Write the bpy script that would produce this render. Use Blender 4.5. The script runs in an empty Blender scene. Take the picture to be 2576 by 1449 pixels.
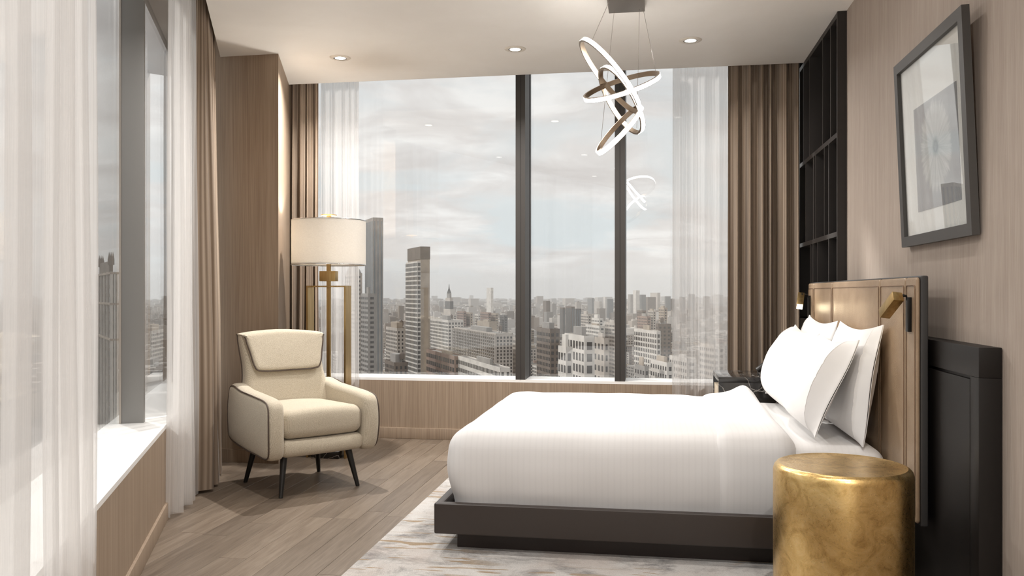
import bpy, bmesh, math, random
from mathutils import Vector, Matrix, noise

# ------------------------------------------------------------------ camera, world, sun, exposure
SC = bpy.context.scene
COL = SC.collection
R = math.radians
FPX, CXP, HYP, EYE, YAW = 2120.0, 1288.0, 737.0, 1.14, R(9.3)
cam_data = bpy.data.cameras.new('camera')
cam_data.sensor_width = 36.0
cam_data.lens = 36.0 * FPX / 2576.0
cam_data.shift_y = (HYP - 724.5) / 2576.0
cam_data.clip_start = 0.05
cam_data.clip_end = 40000.0
cam = bpy.data.objects.new('camera', cam_data)
cam.location = (0, 0, EYE)
cam.rotation_euler = (R(90), 0, YAW)
COL.objects.link(cam)
SC.camera = cam

SC.view_settings.view_transform = 'Standard'
SC.view_settings.look = 'None'
SC.view_settings.gamma = 1.0
SC.view_settings.use_curve_mapping = False
SC.view_settings.exposure = 0.32

SKY_STRENGTH = 0.865
SUN_STRENGTH = 2.6
SUN_DIR = Vector((0.77, -0.635, -0.467)).normalized()

sun_data = bpy.data.lights.new('sun', 'SUN')
sun_data.energy = SUN_STRENGTH
sun_data.angle = R(3.0)
sun_data.color = (1.0, 0.96, 0.915)
sun = bpy.data.objects.new('sun', sun_data)
sun.rotation_euler = SUN_DIR.to_track_quat('-Z', 'Y').to_euler()
sun.location = (-20, 20, 20)
COL.objects.link(sun)

cy = SC.cycles
cy.max_bounces = 10
cy.diffuse_bounces = 6
cy.glossy_bounces = 5
cy.transparent_max_bounces = 24
cy.transmission_bounces = 6
cy.caustics_reflective = False
cy.caustics_refractive = False
cy.sample_clamp_indirect = 6.0
cy.use_denoising = True
cy.use_adaptive_sampling = True
cy.adaptive_threshold = 0.03


# ------------------------------------------------------------------ node helpers
class NT:
    def __init__(self, tree):
        self.t = tree
        self.t.nodes.clear()

    def n(self, kind, **kw):
        nd = self.t.nodes.new(kind)
        for k, v in kw.items():
            setattr(nd, k, v)
        return nd

    def l(self, a, b):
        self.t.links.new(a, b)

    def val(self, sock, v):
        if hasattr(v, 'links') or isinstance(v, bpy.types.NodeSocket):
            self.l(v, sock)
        else:
            sock.default_value = v

    def math(self, op, a, b=0.0, clamp=False):
        nd = self.n('ShaderNodeMath', operation=op, use_clamp=clamp)
        self.val(nd.inputs[0], a)
        self.val(nd.inputs[1], b)
        return nd.outputs[0]

    def mapping(self, vec, scale=(1, 1, 1), loc=(0, 0, 0), rot=(0, 0, 0)):
        nd = self.n('ShaderNodeMapping')
        self.l(vec, nd.inputs[0])
        nd.inputs['Location'].default_value = loc
        nd.inputs['Rotation'].default_value = rot
        nd.inputs['Scale'].default_value = scale
        return nd.outputs[0]

    def noise(self, vec, scale=5.0, detail=3.0, rough=0.5, dist=0.0):
        nd = self.n('ShaderNodeTexNoise')
        self.l(vec, nd.inputs['Vector'])
        nd.inputs['Scale'].default_value = scale
        nd.inputs['Detail'].default_value = detail
        nd.inputs['Roughness'].default_value = rough
        nd.inputs['Distortion'].default_value = dist
        return nd.outputs[0]

    def ramp(self, fac, stops):
        nd = self.n('ShaderNodeValToRGB')
        self.l(fac, nd.inputs[0])
        els = nd.color_ramp.elements
        while len(els) < len(stops):
            els.new(0.5)
        for e, (p, c) in zip(els, stops):
            e.position = p
            e.color = (c[0], c[1], c[2], 1) if len(c) == 3 else c
        return nd.outputs[0]

    def mix(self, fac, a, b, blend='MIX'):
        nd = self.n('ShaderNodeMix', data_type='RGBA', blend_type=blend)
        self.val(nd.inputs[0], fac)
        for s, v in ((nd.inputs[6], a), (nd.inputs[7], b)):
            if isinstance(v, tuple):
                s.default_value = (v[0], v[1], v[2], 1)
            else:
                self.l(v, s)
        return nd.outputs[2]

    def bump(self, height, strength=0.2, dist=0.01):
        nd = self.n('ShaderNodeBump')
        nd.inputs['Strength'].default_value = strength
        nd.inputs['Distance'].default_value = dist
        self.l(height, nd.inputs['Height'])
        return nd.outputs[0]

    def bsdf(self, color=None, rough=0.6, metal=0.0, normal=None, spec=None, emit=None, emit_strength=0.0, sheen=0.0):
        nd = self.n('ShaderNodeBsdfPrincipled')
        if color is not None:
            if isinstance(color, tuple):
                nd.inputs['Base Color'].default_value = (color[0], color[1], color[2], 1)
            else:
                self.l(color, nd.inputs['Base Color'])
        self.val(nd.inputs['Roughness'], rough)
        nd.inputs['Metallic'].default_value = metal
        if spec is not None:
            nd.inputs['Specular IOR Level'].default_value = spec
        if normal is not None:
            self.l(normal, nd.inputs['Normal'])
        if emit is not None:
            nd.inputs['Emission Color'].default_value = (emit[0], emit[1], emit[2], 1)
            nd.inputs['Emission Strength'].default_value = emit_strength
        if sheen:
            nd.inputs['Sheen Weight'].default_value = sheen
        return nd.outputs[0]

    def out(self, surf):
        nd = self.n('ShaderNodeOutputMaterial')
        self.l(surf, nd.inputs[0])

    def obj(self):
        return self.n('ShaderNodeTexCoord').outputs['Object']

    def sep(self, vec):
        nd = self.n('ShaderNodeSeparateXYZ')
        self.l(vec, nd.inputs[0])
        return nd.outputs

    def comb(self, x, y, z):
        nd = self.n('ShaderNodeCombineXYZ')
        for s, v in zip(nd.inputs, (x, y, z)):
            self.val(s, v)
        return nd.outputs[0]


def mat(name):
    m = bpy.data.materials.new(name)
    m.use_nodes = True
    return m, NT(m.node_tree)


def plain(name, color, rough=0.6, metal=0.0, spec=None, emit=None, es=0.0):
    m, t = mat(name)
    t.out(t.bsdf(color, rough, metal, spec=spec, emit=emit, emit_strength=es))
    return m


# ------------------------------------------------------------------ world: high thin cloud with pale blue breaks
world = bpy.data.worlds.new('sky')
SC.world = world
world.use_nodes = True
wt = NT(world.node_tree)
gen = wt.n('ShaderNodeTexCoord').outputs['Generated']
sx, sy, sz = wt.sep(gen)
up = wt.math('ADD', wt.math('MAXIMUM', sz, 0.0), 0.16)
flat = wt.comb(wt.math('DIVIDE', sx, up), wt.math('DIVIDE', sy, up), 0.0)
cl1 = wt.noise(wt.mapping(flat, (1.0, 1.0, 1), (0.4, 0.9, 0)), 1.1, 8.0, 0.56, 0.5)
cl2 = wt.noise(wt.mapping(flat, (1.5, 1.9, 1), (3.1, 1.7, 0)), 1.25, 8.0, 0.6, 0.6)
cover = wt.ramp(cl1, [(0.40, (0, 0, 0)), (0.52, (1, 1, 1))])
white = wt.ramp(cl2, [(0.34, (0.70, 0.665, 0.65)), (0.48, (0.80, 0.77, 0.755)), (0.62, (0.96, 0.945, 0.93))])
blue = wt.ramp(sz, [(0.0, (0.76, 0.78, 0.79)), (0.06, (0.71, 0.775, 0.80)), (0.16, (0.755, 0.78, 0.79)), (0.5, (0.70, 0.755, 0.80))])
skycol = wt.mix(cover, blue, white)
hazef = wt.ramp(sz, [(0.0, (1, 1, 1)), (0.045, (0, 0, 0))])
skycol = wt.mix(hazef, skycol, (0.80, 0.775, 0.75))
bg = wt.n('ShaderNodeBackground')
wt.l(skycol, bg.inputs[0])
bg.inputs[1].default_value = SKY_STRENGTH
wo = wt.n('ShaderNodeOutputWorld')
wt.l(bg.outputs[0], wo.inputs[0])


# ------------------------------------------------------------------ materials
def m_veneer(name, dark, light, fine=170.0, along=2.0, rough=0.55):
    m, t = mat(name)
    o = t.obj()
    a = t.noise(t.mapping(o, (fine, fine, along)), 1.0, 3.0, 0.65)
    b = t.noise(t.mapping(o, (fine * 0.12, fine * 0.12, along * 0.25)), 1.0, 2.0, 0.5)
    f = t.math('ADD', t.math('MULTIPLY', a, 0.7), t.math('MULTIPLY', b, 0.3))
    c = t.ramp(f, [(0.32, dark), (0.66, light)])
    t.out(t.bsdf(c, rough, normal=t.bump(a, 0.25, 0.002), spec=0.3))
    return m


M = {}
M['veneer'] = m_veneer('wood_veneer', (0.235, 0.172, 0.122), (0.37, 0.287, 0.213))
M['wallpaper'] = m_veneer('grasscloth_wallcovering', (0.31, 0.25, 0.208), (0.425, 0.36, 0.308), 240.0, 5.0, 0.7)
M['rear_wall'] = plain('pale_plaster', (0.80, 0.77, 0.73), 0.8)
m, t = mat('ceiling_plaster')
o = t.obj()
c = t.ramp(t.noise(o, 1.7, 6.0, 0.6, 0.4), [(0.3, (0.81, 0.775, 0.725)), (0.7, (0.86, 0.83, 0.785))])
t.out(t.bsdf(c, t.ramp(t.noise(o, 3.0, 4.0), [(0.3, (0.42,) * 3), (0.7, (0.6,) * 3)]), spec=0.35))
M['ceiling'] = m
M['sill_white'] = plain('white_lacquer_sill', (0.86, 0.85, 0.83), 0.35)
M['mullion'] = plain('grey_aluminium', (0.25, 0.245, 0.235), 0.45, 0.1)
M['mullion_bronze'] = plain('bronze_aluminium', (0.045, 0.04, 0.036), 0.5, 0.1)
M['dark_slot'] = plain('dark_recess', (0.03, 0.027, 0.025), 0.8)

m, t = mat('window_glass')
geo = t.n('ShaderNodeNewGeometry')
ior = t.math('ADD', 1.62, t.math('MULTIPLY', geo.outputs['Backfacing'], 1 / 1.62 - 1.62))
fr = t.n('ShaderNodeFresnel')
t.l(ior, fr.inputs['IOR'])
tr = t.n('ShaderNodeBsdfTransparent')
tr.inputs[0].default_value = (0.97, 0.975, 0.97, 1)
gl = t.n('ShaderNodeBsdfGlossy')
gl.inputs['Roughness'].default_value = 0.0
gl.inputs['Color'].default_value = (1, 1, 1, 1)
mx = t.n('ShaderNodeMixShader')
t.l(fr.outputs[0], mx.inputs[0])
t.l(tr.outputs[0], mx.inputs[1])
t.l(gl.outputs[0], mx.inputs[2])
t.out(mx.outputs[0])
M['glass'] = m

# oak planks: each plank object shades differently
m, t = mat('oak_plank')
o = t.obj()
oi = t.n('ShaderNodeObjectInfo').outputs['Random']
off = t.comb(t.math('MULTIPLY', oi, 37.0), t.math('MULTIPLY', oi, 91.0), t.math('MULTIPLY', oi, 13.0))
va = t.n('ShaderNodeVectorMath', operation='ADD')
t.l(o, va.inputs[0]); t.l(off, va.inputs[1])
g1 = t.noise(t.mapping(va.outputs[0], (34, 2.2, 1)), 1.0, 5.0, 0.6, 0.9)
g2 = t.noise(t.mapping(va.outputs[0], (240, 9, 1)), 1.0, 2.0, 0.6)
f = t.math('ADD', t.math('MULTIPLY', g1, 0.65), t.math('MULTIPLY', g2, 0.35))
ca = t.ramp(f, [(0.3, (0.112, 0.083, 0.061)), (0.52, (0.175, 0.137, 0.104)), (0.72, (0.232, 0.19, 0.151))])
tone = t.ramp(oi, [(0.0, (0.80, 0.78, 0.76)), (0.5, (0.98, 0.97, 0.95)), (1.0, (1.14, 1.13, 1.11))])
c = t.mix(1.0, ca, tone, 'MULTIPLY')
t.out(t.bsdf(c, 0.42, normal=t.bump(f, 0.12, 0.002), spec=0.4))
M['plank'] = m
M['subfloor'] = plain('subfloor', (0.10, 0.07, 0.05), 0.8)

# rug: off-white ground, grey clouds, ochre dashes along X
m, t = mat('woven_rug')
o = t.obj()
n1 = t.noise(t.mapping(o, (1.5, 2.3, 1)), 2.0, 10.0, 0.78, 0.4)
base = t.ramp(n1, [(0.36, (0.24, 0.225, 0.22)), (0.44, (0.46, 0.435, 0.415)), (0.52, (0.68, 0.65, 0.62)), (0.70, (0.78, 0.755, 0.725))])
pink = t.noise(o, 1.9, 4.0, 0.6)
base = t.mix(t.ramp(pink, [(0.5, (0, 0, 0)), (0.66, (0.55,) * 3)]), base, (0.60, 0.50, 0.44))
n2 = t.noise(t.mapping(o, (3.4, 26, 1), (4, 2, 0)), 1.0, 2.0, 0.5, 0.3)
n3 = t.noise(t.mapping(o, (1.1, 1.8, 1), (9, 4, 0)), 1.0, 2.0, 0.5)
dash = t.math('MULTIPLY', t.ramp(n2, [(0.60, (0, 0, 0)), (0.615, (1, 1, 1))]), t.ramp(n3, [(0.40, (0, 0, 0)), (0.50, (1, 1, 1))]))
base = t.mix(t.math('MULTIPLY', dash, 0.85), base, (0.40, 0.27, 0.14))
pile = t.noise(o, 260.0, 3.0, 0.7)
base = t.mix(0.55, base, t.ramp(pile, [(0.25, (0.45,) * 3), (0.7, (1.25,) * 3)]), 'MULTIPLY')
t.out(t.bsdf(base, 0.95, normal=t.bump(pile, 0.8, 0.01), spec=0.1, sheen=0.2))
M['rug'] = m


def m_linen(name, col, stripe=0.0):
    m, t = mat(name)
    o = t.obj()
    w = t.noise(o, 420.0, 2.0, 0.6)
    big = t.noise(o, 7.0, 3.0, 0.5)
    h = t.math('ADD', t.math('MULTIPLY', w, 0.12), big)
    cc = col
    if stripe:
        s = t.math('SINE', t.math('MULTIPLY', t.sep(o)[0], 2 * math.pi / 0.026))
        cc = t.ramp(s, [(0.35, col), (0.8, tuple(x * (1 - stripe) for x in col))])
    t.out(t.bsdf(cc, 0.85, normal=t.bump(h, 0.06, 0.02), spec=0.2, sheen=0.1))
    return m


M['linen'] = m_linen('white_cotton_sateen', (0.70, 0.688, 0.682), 0.025)
M['pillowcase'] = m_linen('white_pillow_cotton', (0.76, 0.747, 0.74))
M['bed_frame'] = plain('dark_espresso_leather', (0.036, 0.027, 0.023), 0.42)
M['bed_plinth'] = plain('espresso_plinth', (0.028, 0.02, 0.018), 0.55)
M['dark_wood'] = plain('near_black_lacquer', (0.011, 0.009, 0.008), 0.45, spec=0.3)
M['shelf_dark'] = plain('dark_stained_shelving', (0.022, 0.018, 0.016), 0.5)
M['headboard_shell'] = plain('charcoal_leather_edge', (0.035, 0.033, 0.032), 0.5)

m, t = mat('tan_leather')
o = t.obj()
v = t.n('ShaderNodeTexVoronoi', feature='F1')
t.l(o, v.inputs['Vector']); v.inputs['Scale'].default_value = 260.0
c = t.ramp(t.noise(o, 9.0, 4.0, 0.6), [(0.3, (0.265, 0.18, 0.11)), (0.7, (0.345, 0.245, 0.16))])
t.out(t.bsdf(c, 0.36, normal=t.bump(v.outputs['Distance'], 0.25, 0.002), spec=0.5))
M['leather'] = m
M['stitch'] = plain('dark_brown_stitching', (0.20, 0.125, 0.075), 0.7)

m, t = mat('gold_leaf')
o = t.obj()
v1 = t.noise(o, 14.0, 6.0, 0.7, 1.2)
v2 = t.n('ShaderNodeTexVoronoi', feature='DISTANCE_TO_EDGE')
t.l(t.mapping(o, (1, 1, 1.5)), v2.inputs['Vector']); v2.inputs['Scale'].default_value = 42.0
crk = t.ramp(v2.outputs['Distance'], [(0.0, (1, 1, 1)), (0.06, (0, 0, 0))])
c = t.ramp(v1, [(0.28, (0.44, 0.27, 0.095)), (0.5, (0.74, 0.51, 0.21)), (0.75, (0.90, 0.67, 0.33))])
c = t.mix(t.math('MULTIPLY', crk, 0.25), c, (0.75, 0.56, 0.30))
fine = t.noise(o, 120.0, 4.0, 0.7, 1.0)
h = t.math('ADD', t.math('MULTIPLY', fine, 0.5), t.math('MULTIPLY', v1, 0.5))
rg = t.ramp(fine, [(0.3, (0.24,) * 3), (0.7, (0.38,) * 3)])
t.out(t.bsdf(c, rg, 1.0, normal=t.bump(h, 0.10, 0.004)))
M['gold'] = m

m, t = mat('brushed_brass')
o = t.obj()
c = t.ramp(t.noise(t.mapping(o, (60, 60, 4)), 1.0, 3.0), [(0.3, (0.42, 0.28, 0.11)), (0.7, (0.58, 0.41, 0.19))])
t.out(t.bsdf(c, 0.34, 1.0))
M['brass'] = m
M['bronze_light'] = plain('champagne_bronze', (0.36, 0.29, 0.22), 0.38, 1.0)
M['black_metal'] = plain('black_metal', (0.015, 0.014, 0.013), 0.4, 0.6)
M['black_leg'] = plain('black_lacquered_wood', (0.012, 0.011, 0.01), 0.35)
M['chrome'] = plain('polished_chrome', (0.7, 0.7, 0.7), 0.15, 1.0)
M['satin_nickel'] = plain('satin_nickel', (0.42, 0.38, 0.34), 0.35, 1.0)

m, t = mat('black_marble')
o = t.obj()
w = t.n('ShaderNodeTexNoise')
t.l(o, w.inputs['Vector']); w.inputs['Scale'].default_value = 3.0; w.inputs['Detail'].default_value = 6.0
vm = t.n('ShaderNodeVectorMath', operation='MULTIPLY_ADD')
t.l(w.outputs['Color'], vm.inputs[0]); vm.inputs[1].default_value = (0.35, 0.35, 0.35); t.l(o, vm.inputs[2])
v = t.n('ShaderNodeTexVoronoi', feature='DISTANCE_TO_EDGE')
t.l(t.mapping(vm.outputs[0], (1, 1, 2)), v.inputs['Vector']); v.inputs['Scale'].default_value = 6.5
vein = t.ramp(v.outputs['Distance'], [(0.0, (0.55, 0.52, 0.49)), (0.012, (0.12, 0.11, 0.10)), (0.03, (0.018, 0.016, 0.015))])
t.out(t.bsdf(vein, 0.08, spec=0.6))
M['marble'] = m

# armchair tweed
def m_tweed(name, a, b, scale=330.0):
    m, t = mat(name)
    o = t.obj()
    n1 = t.noise(o, scale, 2.0, 0.6)
    x, y, z = t.sep(o)
    wv = t.math('MULTIPLY', t.math('SINE', t.math('MULTIPLY', t.math('ADD', x, z), 1300.0)), t.math('SINE', t.math('MULTIPLY', t.math('SUBTRACT', y, z), 1300.0)))
    h = t.math('ADD', n1, t.math('MULTIPLY', wv, 0.16))
    c = t.ramp(h, [(0.3, a), (0.68, b)])
    t.out(t.bsdf(c, 0.92, normal=t.bump(h, 0.5, 0.003), spec=0.15, sheen=0.25))
    return m


M['tweed'] = m_tweed('beige_tweed', (0.39, 0.335, 0.25), (0.62, 0.555, 0.445))
M['piping'] = plain('brown_piping', (0.085, 0.06, 0.045), 0.7)


def m_drape():
    m, t = mat('striped_brown_drape')
    uv = t.n('ShaderNodeUVMap').outputs[0]
    u, v, _ = t.sep(uv)
    s1 = t.math('SINE', t.math('MULTIPLY', u, 2 * math.pi / 0.021))
    s2 = t.math('SINE', t.math('MULTIPLY', u, 2 * math.pi / 0.105))
    n = t.noise(t.n('ShaderNodeTexCoord').outputs['UV'], 900.0, 2.0, 0.6)
    n2 = t.noise(t.comb(t.math('MULTIPLY', u, 30.0), t.math('MULTIPLY', v, 0.5), 0.0), 1.0, 2.0)
    f = t.math('ADD', t.math('MULTIPLY', s1, 0.18), t.math('MULTIPLY', n, 0.75))
    f = t.math('ADD', f, t.math('MULTIPLY', t.math('SUBTRACT', n2, 0.5), 0.8))
    c = t.ramp(f, [(0.15, (0.185, 0.135, 0.096)), (0.45, (0.315, 0.243, 0.183)), (0.8, (0.53, 0.44, 0.35))])
    d = t.bsdf(c, 0.9, normal=t.bump(f, 0.15, 0.003), spec=0.1, sheen=0.15)
    tl = t.n('ShaderNodeBsdfTranslucent')
    t.l(c, tl.inputs[0])
    mx = t.n('ShaderNodeMixShader')
    mx.inputs[0].default_value = 0.12
    t.l(d, mx.inputs[1]); t.l(tl.outputs[0], mx.inputs[2])
    t.out(mx.outputs[0])
    return m


M['drape'] = m_drape()


def m_sheer():
    m, t = mat('white_sheer_voile')
    uv = t.n('ShaderNodeUVMap').outputs[0]
    u, v, _ = t.sep(uv)
    n = t.noise(t.comb(t.math('MULTIPLY', u, 260.0), t.math('MULTIPLY', v, 1.5), 0.0), 1.0, 3.0, 0.7)
    fac = t.ramp(n, [(0.25, (0.40,) * 3), (0.75, (0.66,) * 3)])
    d = t.n('ShaderNodeBsdfDiffuse'); d.inputs[0].default_value = (0.80, 0.785, 0.775, 1)
    tl = t.n('ShaderNodeBsdfTranslucent'); tl.inputs[0].default_value = (0.80, 0.785, 0.775, 1)
    mx = t.n('ShaderNodeMixShader'); mx.inputs[0].default_value = 0.6
    t.l(d.outputs[0], mx.inputs[1]); t.l(tl.outputs[0], mx.inputs[2])
    tr = t.n('ShaderNodeBsdfTransparent'); tr.inputs[0].default_value = (1, 0.99, 0.98, 1)
    m2 = t.n('ShaderNodeMixShader')
    t.l(fac, m2.inputs[0]); t.l(tr.outputs[0], m2.inputs[1]); t.l(mx.outputs[0], m2.inputs[2])
    t.out(m2.outputs[0])
    return m


M['sheer'] = m_sheer()

m, t = mat('lamp_shade_linen')
o = t.obj()
n = t.noise(t.mapping(o, (90, 90, 300)), 1.0, 3.0, 0.6)
c = t.ramp(n, [(0.3, (0.70, 0.675, 0.63)), (0.7, (0.80, 0.775, 0.73))])
d = t.bsdf(c, 0.85, spec=0.1)
tl = t.n('ShaderNodeBsdfTranslucent'); tl.inputs[0].default_value = (0.82, 0.77, 0.70, 1)
mx = t.n('ShaderNodeMixShader'); mx.inputs[0].default_value = 0.16
t.l(d, mx.inputs[1]); t.l(tl.outputs[0], mx.inputs[2])
t.out(mx.outputs[0])
M['shade'] = m
M['led'] = plain('led_diffuser', (0.9, 0.9, 0.9), 0.5, emit=(1.0, 0.97, 0.93), es=24.0)
M['led_warm'] = plain('warm_reading_lens', (0.9, 0.9, 0.9), 0.5, emit=(1.0, 0.86, 0.55), es=14.0)
M['bulb'] = plain('frosted_bulb', (0.9, 0.9, 0.9), 0.5, emit=(1.0, 0.9, 0.75), es=6.0)
M['trim_cream'] = plain('cream_downlight_trim', (0.70, 0.64, 0.56), 0.4)
M['mat_board'] = plain('off_white_mat_board', (0.87, 0.855, 0.83), 0.7)
M['frame_grey'] = plain('charcoal_frame', (0.055, 0.051, 0.047), 0.5)
M['drawer'] = plain('pale_ash_drawer', (0.50, 0.42, 0.32), 0.5)
M['plastic_dark'] = plain('black_telephone_plastic', (0.018, 0.016, 0.015), 0.3)
M['key_white'] = plain('white_key', (0.7, 0.7, 0.68), 0.5)


# ------------------------------------------------------------------ mesh helpers
class MB:
    def __init__(self):
        self.v, self.f = [], []

    def add(self, vs, fs):
        b = len(self.v)
        self.v += [tuple(p) for p in vs]
        self.f += [tuple(b + i for i in q) for q in fs]
        return self

    def box(self, x0, x1, y0, y1, z0, z1):
        return self.add([(x0, y0, z0), (x1, y0, z0), (x1, y1, z0), (x0, y1, z0), (x0, y0, z1), (x1, y0, z1), (x1, y1, z1), (x0, y1, z1)],
                        [(0, 3, 2, 1), (4, 5, 6, 7), (0, 1, 5, 4), (1, 2, 6, 5), (2, 3, 7, 6), (3, 0, 4, 7)])

    def prism(self, poly, z0, z1):
        n = len(poly)
        area = sum(poly[i][0] * poly[(i + 1) % n][1] - poly[(i + 1) % n][0] * poly[i][1] for i in range(n))
        if area < 0:
            poly = poly[::-1]
        vs = [(p[0], p[1], z0) for p in poly] + [(p[0], p[1], z1) for p in poly]
        fs = [tuple(range(n - 1, -1, -1)), tuple(range(n, 2 * n))]
        fs += [(i, (i + 1) % n, n + (i + 1) % n, n + i) for i in range(n)]
        return self.add(vs, fs)

    def lathe(self, prof, n=48, center=(0, 0), cap=True):
        vs, fs = [], []
        for r, z in prof:
            for k in range(n):
                a = 2 * math.pi * k / n
                vs.append((center[0] + r * math.cos(a), center[1] + r * math.sin(a), z))
        for i in range(len(prof) - 1):
            for k in range(n):
                k2 = (k + 1) % n
                fs.append((i * n + k, i * n + k2, (i + 1) * n + k2, (i + 1) * n + k))
        if cap:
            fs.append(tuple(range(n - 1, -1, -1)))
            fs.append(tuple((len(prof) - 1) * n + k for k in range(n)))
        return self.add(vs, fs)

    def tube(self, pts, r, n=8, closed=False):
        pts = [Vector(p) for p in pts]
        L = len(pts)
        rr = r if isinstance(r, (list, tuple)) else [r] * L
        vs, fs = [], []
        prev = None
        for i, p in enumerate(pts):
            if closed:
                d = pts[(i + 1) % L] - pts[i - 1]
            else:
                d = pts[min(i + 1, L - 1)] - pts[max(i - 1, 0)]
            d.normalize()
            if prev is None:
                a = Vector((0, 0, 1)) if abs(d.z) < 0.9 else Vector((1, 0, 0))
                prev = d.cross(a).normalized()
            prev = (prev - d * prev.dot(d)).normalized()
            q = d.cross(prev)
            for k in range(n):
                a = 2 * math.pi * k / n
                vs.append(p + rr[i] * (math.cos(a) * prev + math.sin(a) * q))
        m = L if closed else L - 1
        for i in range(m):
            j = (i + 1) % L
            for k in range(n):
                k2 = (k + 1) % n
                fs.append((i * n + k, i * n + k2, j * n + k2, j * n + k))
        if not closed:
            fs.append(tuple(range(n - 1, -1, -1)))
            fs.append(tuple((L - 1) * n + k for k in range(n)))
        return self.add(vs, fs)

    def puff(self, outline, d0, d1, r, nr=4, dome=0.0, rings=5, place=None):
        """closed outline (a,b) counter-clockwise, extruded d0..d1 with edges rounded by r and domed ends"""
        n = len(outline)
        P = [Vector(p) for p in outline]
        cen = sum(P, Vector((0, 0))) / n
        nor = []
        for i in range(n):
            e = (P[(i + 1) % n] - P[i - 1]).normalized()
            nor.append(Vector((e.y, -e.x)))
        layers = []
        for k in range(rings):
            f = (k + 1) / (rings + 1)
            layers.append([((P[i] - nor[i] * r - cen) * f + cen, d0 - dome * (1 - f * f)) for i in range(n)])
        for k in range(nr + 1):
            a = math.pi / 2 * k / nr
            layers.append([(P[i] - nor[i] * r * (1 - math.sin(a)), d0 + r * (1 - math.cos(a))) for i in range(n)])
        for k in range(nr + 1):
            a = math.pi / 2 * (1 - k / nr)
            layers.append([(P[i] - nor[i] * r * (1 - math.sin(a)), d1 - r * (1 - math.cos(a))) for i in range(n)])
        for k in range(rings):
            f = 1 - (k + 1) / (rings + 1)
            layers.append([((P[i] - nor[i] * r - cen) * f + cen, d1 + dome * (1 - f * f)) for i in range(n)])
        place = place or (lambda a, b, d: (a, b, d))
        vs = [place(cen.x, cen.y, d0 - dome)]
        for L in layers:
            vs += [place(p.x, p.y, d) for p, d in L]
        vs.append(place(cen.x, cen.y, d1 + dome))
        fs = []
        for i in range(n):
            fs.append((0, 1 + (i + 1) % n, 1 + i))
        for k in range(len(layers) - 1):
            b, c = 1 + k * n, 1 + (k + 1) * n
            for i in range(n):
                j = (i + 1) % n
                fs.append((b + i, b + j, c + j, c + i))
        b = 1 + (len(layers) - 1) * n
        last = len(vs) - 1
        for i in range(n):
            fs.append((b + i, b + (i + 1) % n, last))
        return self.add(vs, fs)

    def rbox(self, lo, hi, r, n=(12, 12, 6), deform=None):
        """box surface on a dense grid, edges rounded by r"""
        idx, vs, fs = {}, [], []
        lo, hi = Vector(lo), Vector(hi)
        c, h = (lo + hi) / 2, (hi - lo) / 2
        r = min(r, h.x, h.y, h.z)
        inner = Vector((h.x - r, h.y - r, h.z - r))

        def coord(i, m, hh):
            u = -1 + 2 * i / m
            # denser toward the edges
            u = math.copysign(1 - (1 - abs(u)) ** 1.6, u)
            return u * hh

        def vert(i, j, k):
            key = (i, j, k)
            if key not in idx:
                p = Vector((coord(i, n[0], h.x), coord(j, n[1], h.y), coord(k, n[2], h.z)))
                q = Vector([max(-inner[a], min(inner[a], p[a])) for a in range(3)])
                d = p - q
                if d.length > 1e-9:
                    d = d.normalized() * r
                p = q + d + c
                if deform:
                    p = deform(p)
                idx[key] = len(vs)
                vs.append(tuple(p))
            return idx[key]

        for i in range(n[0]):
            for j in range(n[1]):
                fs.append((vert(i, j, 0), vert(i, j + 1, 0), vert(i + 1, j + 1, 0), vert(i + 1, j, 0)))
                fs.append((vert(i, j, n[2]), vert(i + 1, j, n[2]), vert(i + 1, j + 1, n[2]), vert(i, j + 1, n[2])))
        for i in range(n[0]):
            for k in range(n[2]):
                fs.append((vert(i, 0, k), vert(i + 1, 0, k), vert(i + 1, 0, k + 1), vert(i, 0, k + 1)))
                fs.append((vert(i, n[1], k), vert(i, n[1], k + 1), vert(i + 1, n[1], k + 1), vert(i + 1, n[1], k)))
        for j in range(n[1]):
            for k in range(n[2]):
                fs.append((vert(0, j, k), vert(0, j, k + 1), vert(0, j + 1, k + 1), vert(0, j + 1, k)))
                fs.append((vert(n[0], j, k), vert(n[0], j + 1, k), vert(n[0], j + 1, k + 1), vert(n[0], j, k + 1)))
        return self.add(vs, fs)

    def mapped(self, fn):
        self.v = [tuple(fn(Vector(p))) for p in self.v]
        return self

    def mesh(self, name, m, smooth=None):
        me = bpy.data.meshes.new(name)
        me.from_pydata(self.v, [], self.f)
        me.materials.append(m)
        me.update()
        if smooth is not None:
            me.polygons.foreach_set('use_smooth', [True] * len(me.polygons))
            me.set_sharp_from_angle(angle=R(smooth))
        return me

    def build(self, name, m, parent=None, smooth=None, bevel=0.0, seg=2):
        me = self.mesh(name, m, smooth)
        if bevel:
            bm = bmesh.new()
            bm.from_mesh(me)
            bmesh.ops.remove_doubles(bm, verts=bm.verts, dist=1e-6)
            es = [e for e in bm.edges if len(e.link_faces) == 2 and e.calc_face_angle(0) > R(30)]
            bmesh.ops.bevel(bm, geom=es, offset=bevel, segments=seg, affect='EDGES', profile=0.6)
            bm.to_mesh(me)
            bm.free()
            me.polygons.foreach_set('use_smooth', [True] * len(me.polygons))
            me.set_sharp_from_angle(angle=R(35))
        return link(name, me, parent)


def link(name, data, parent=None):
    o = bpy.data.objects.new(name, data)
    COL.objects.link(o)
    if parent is not None:
        o.parent = parent
    return o


def tag(o, label=None, cat=None, group=None, kind=None):
    if label:
        o['label'] = label
    if cat:
        o['category'] = cat
    if group:
        o['group'] = group
    if kind:
        o['kind'] = kind
    return o


def thing(name, label, cat, loc=(0, 0, 0), rz=0.0, group=None):
    o = link(name, None)
    o.location = loc
    o.rotation_euler = (0, 0, rz)
    o.empty_display_size = 0.1
    return tag(o, label, cat, group)


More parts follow.
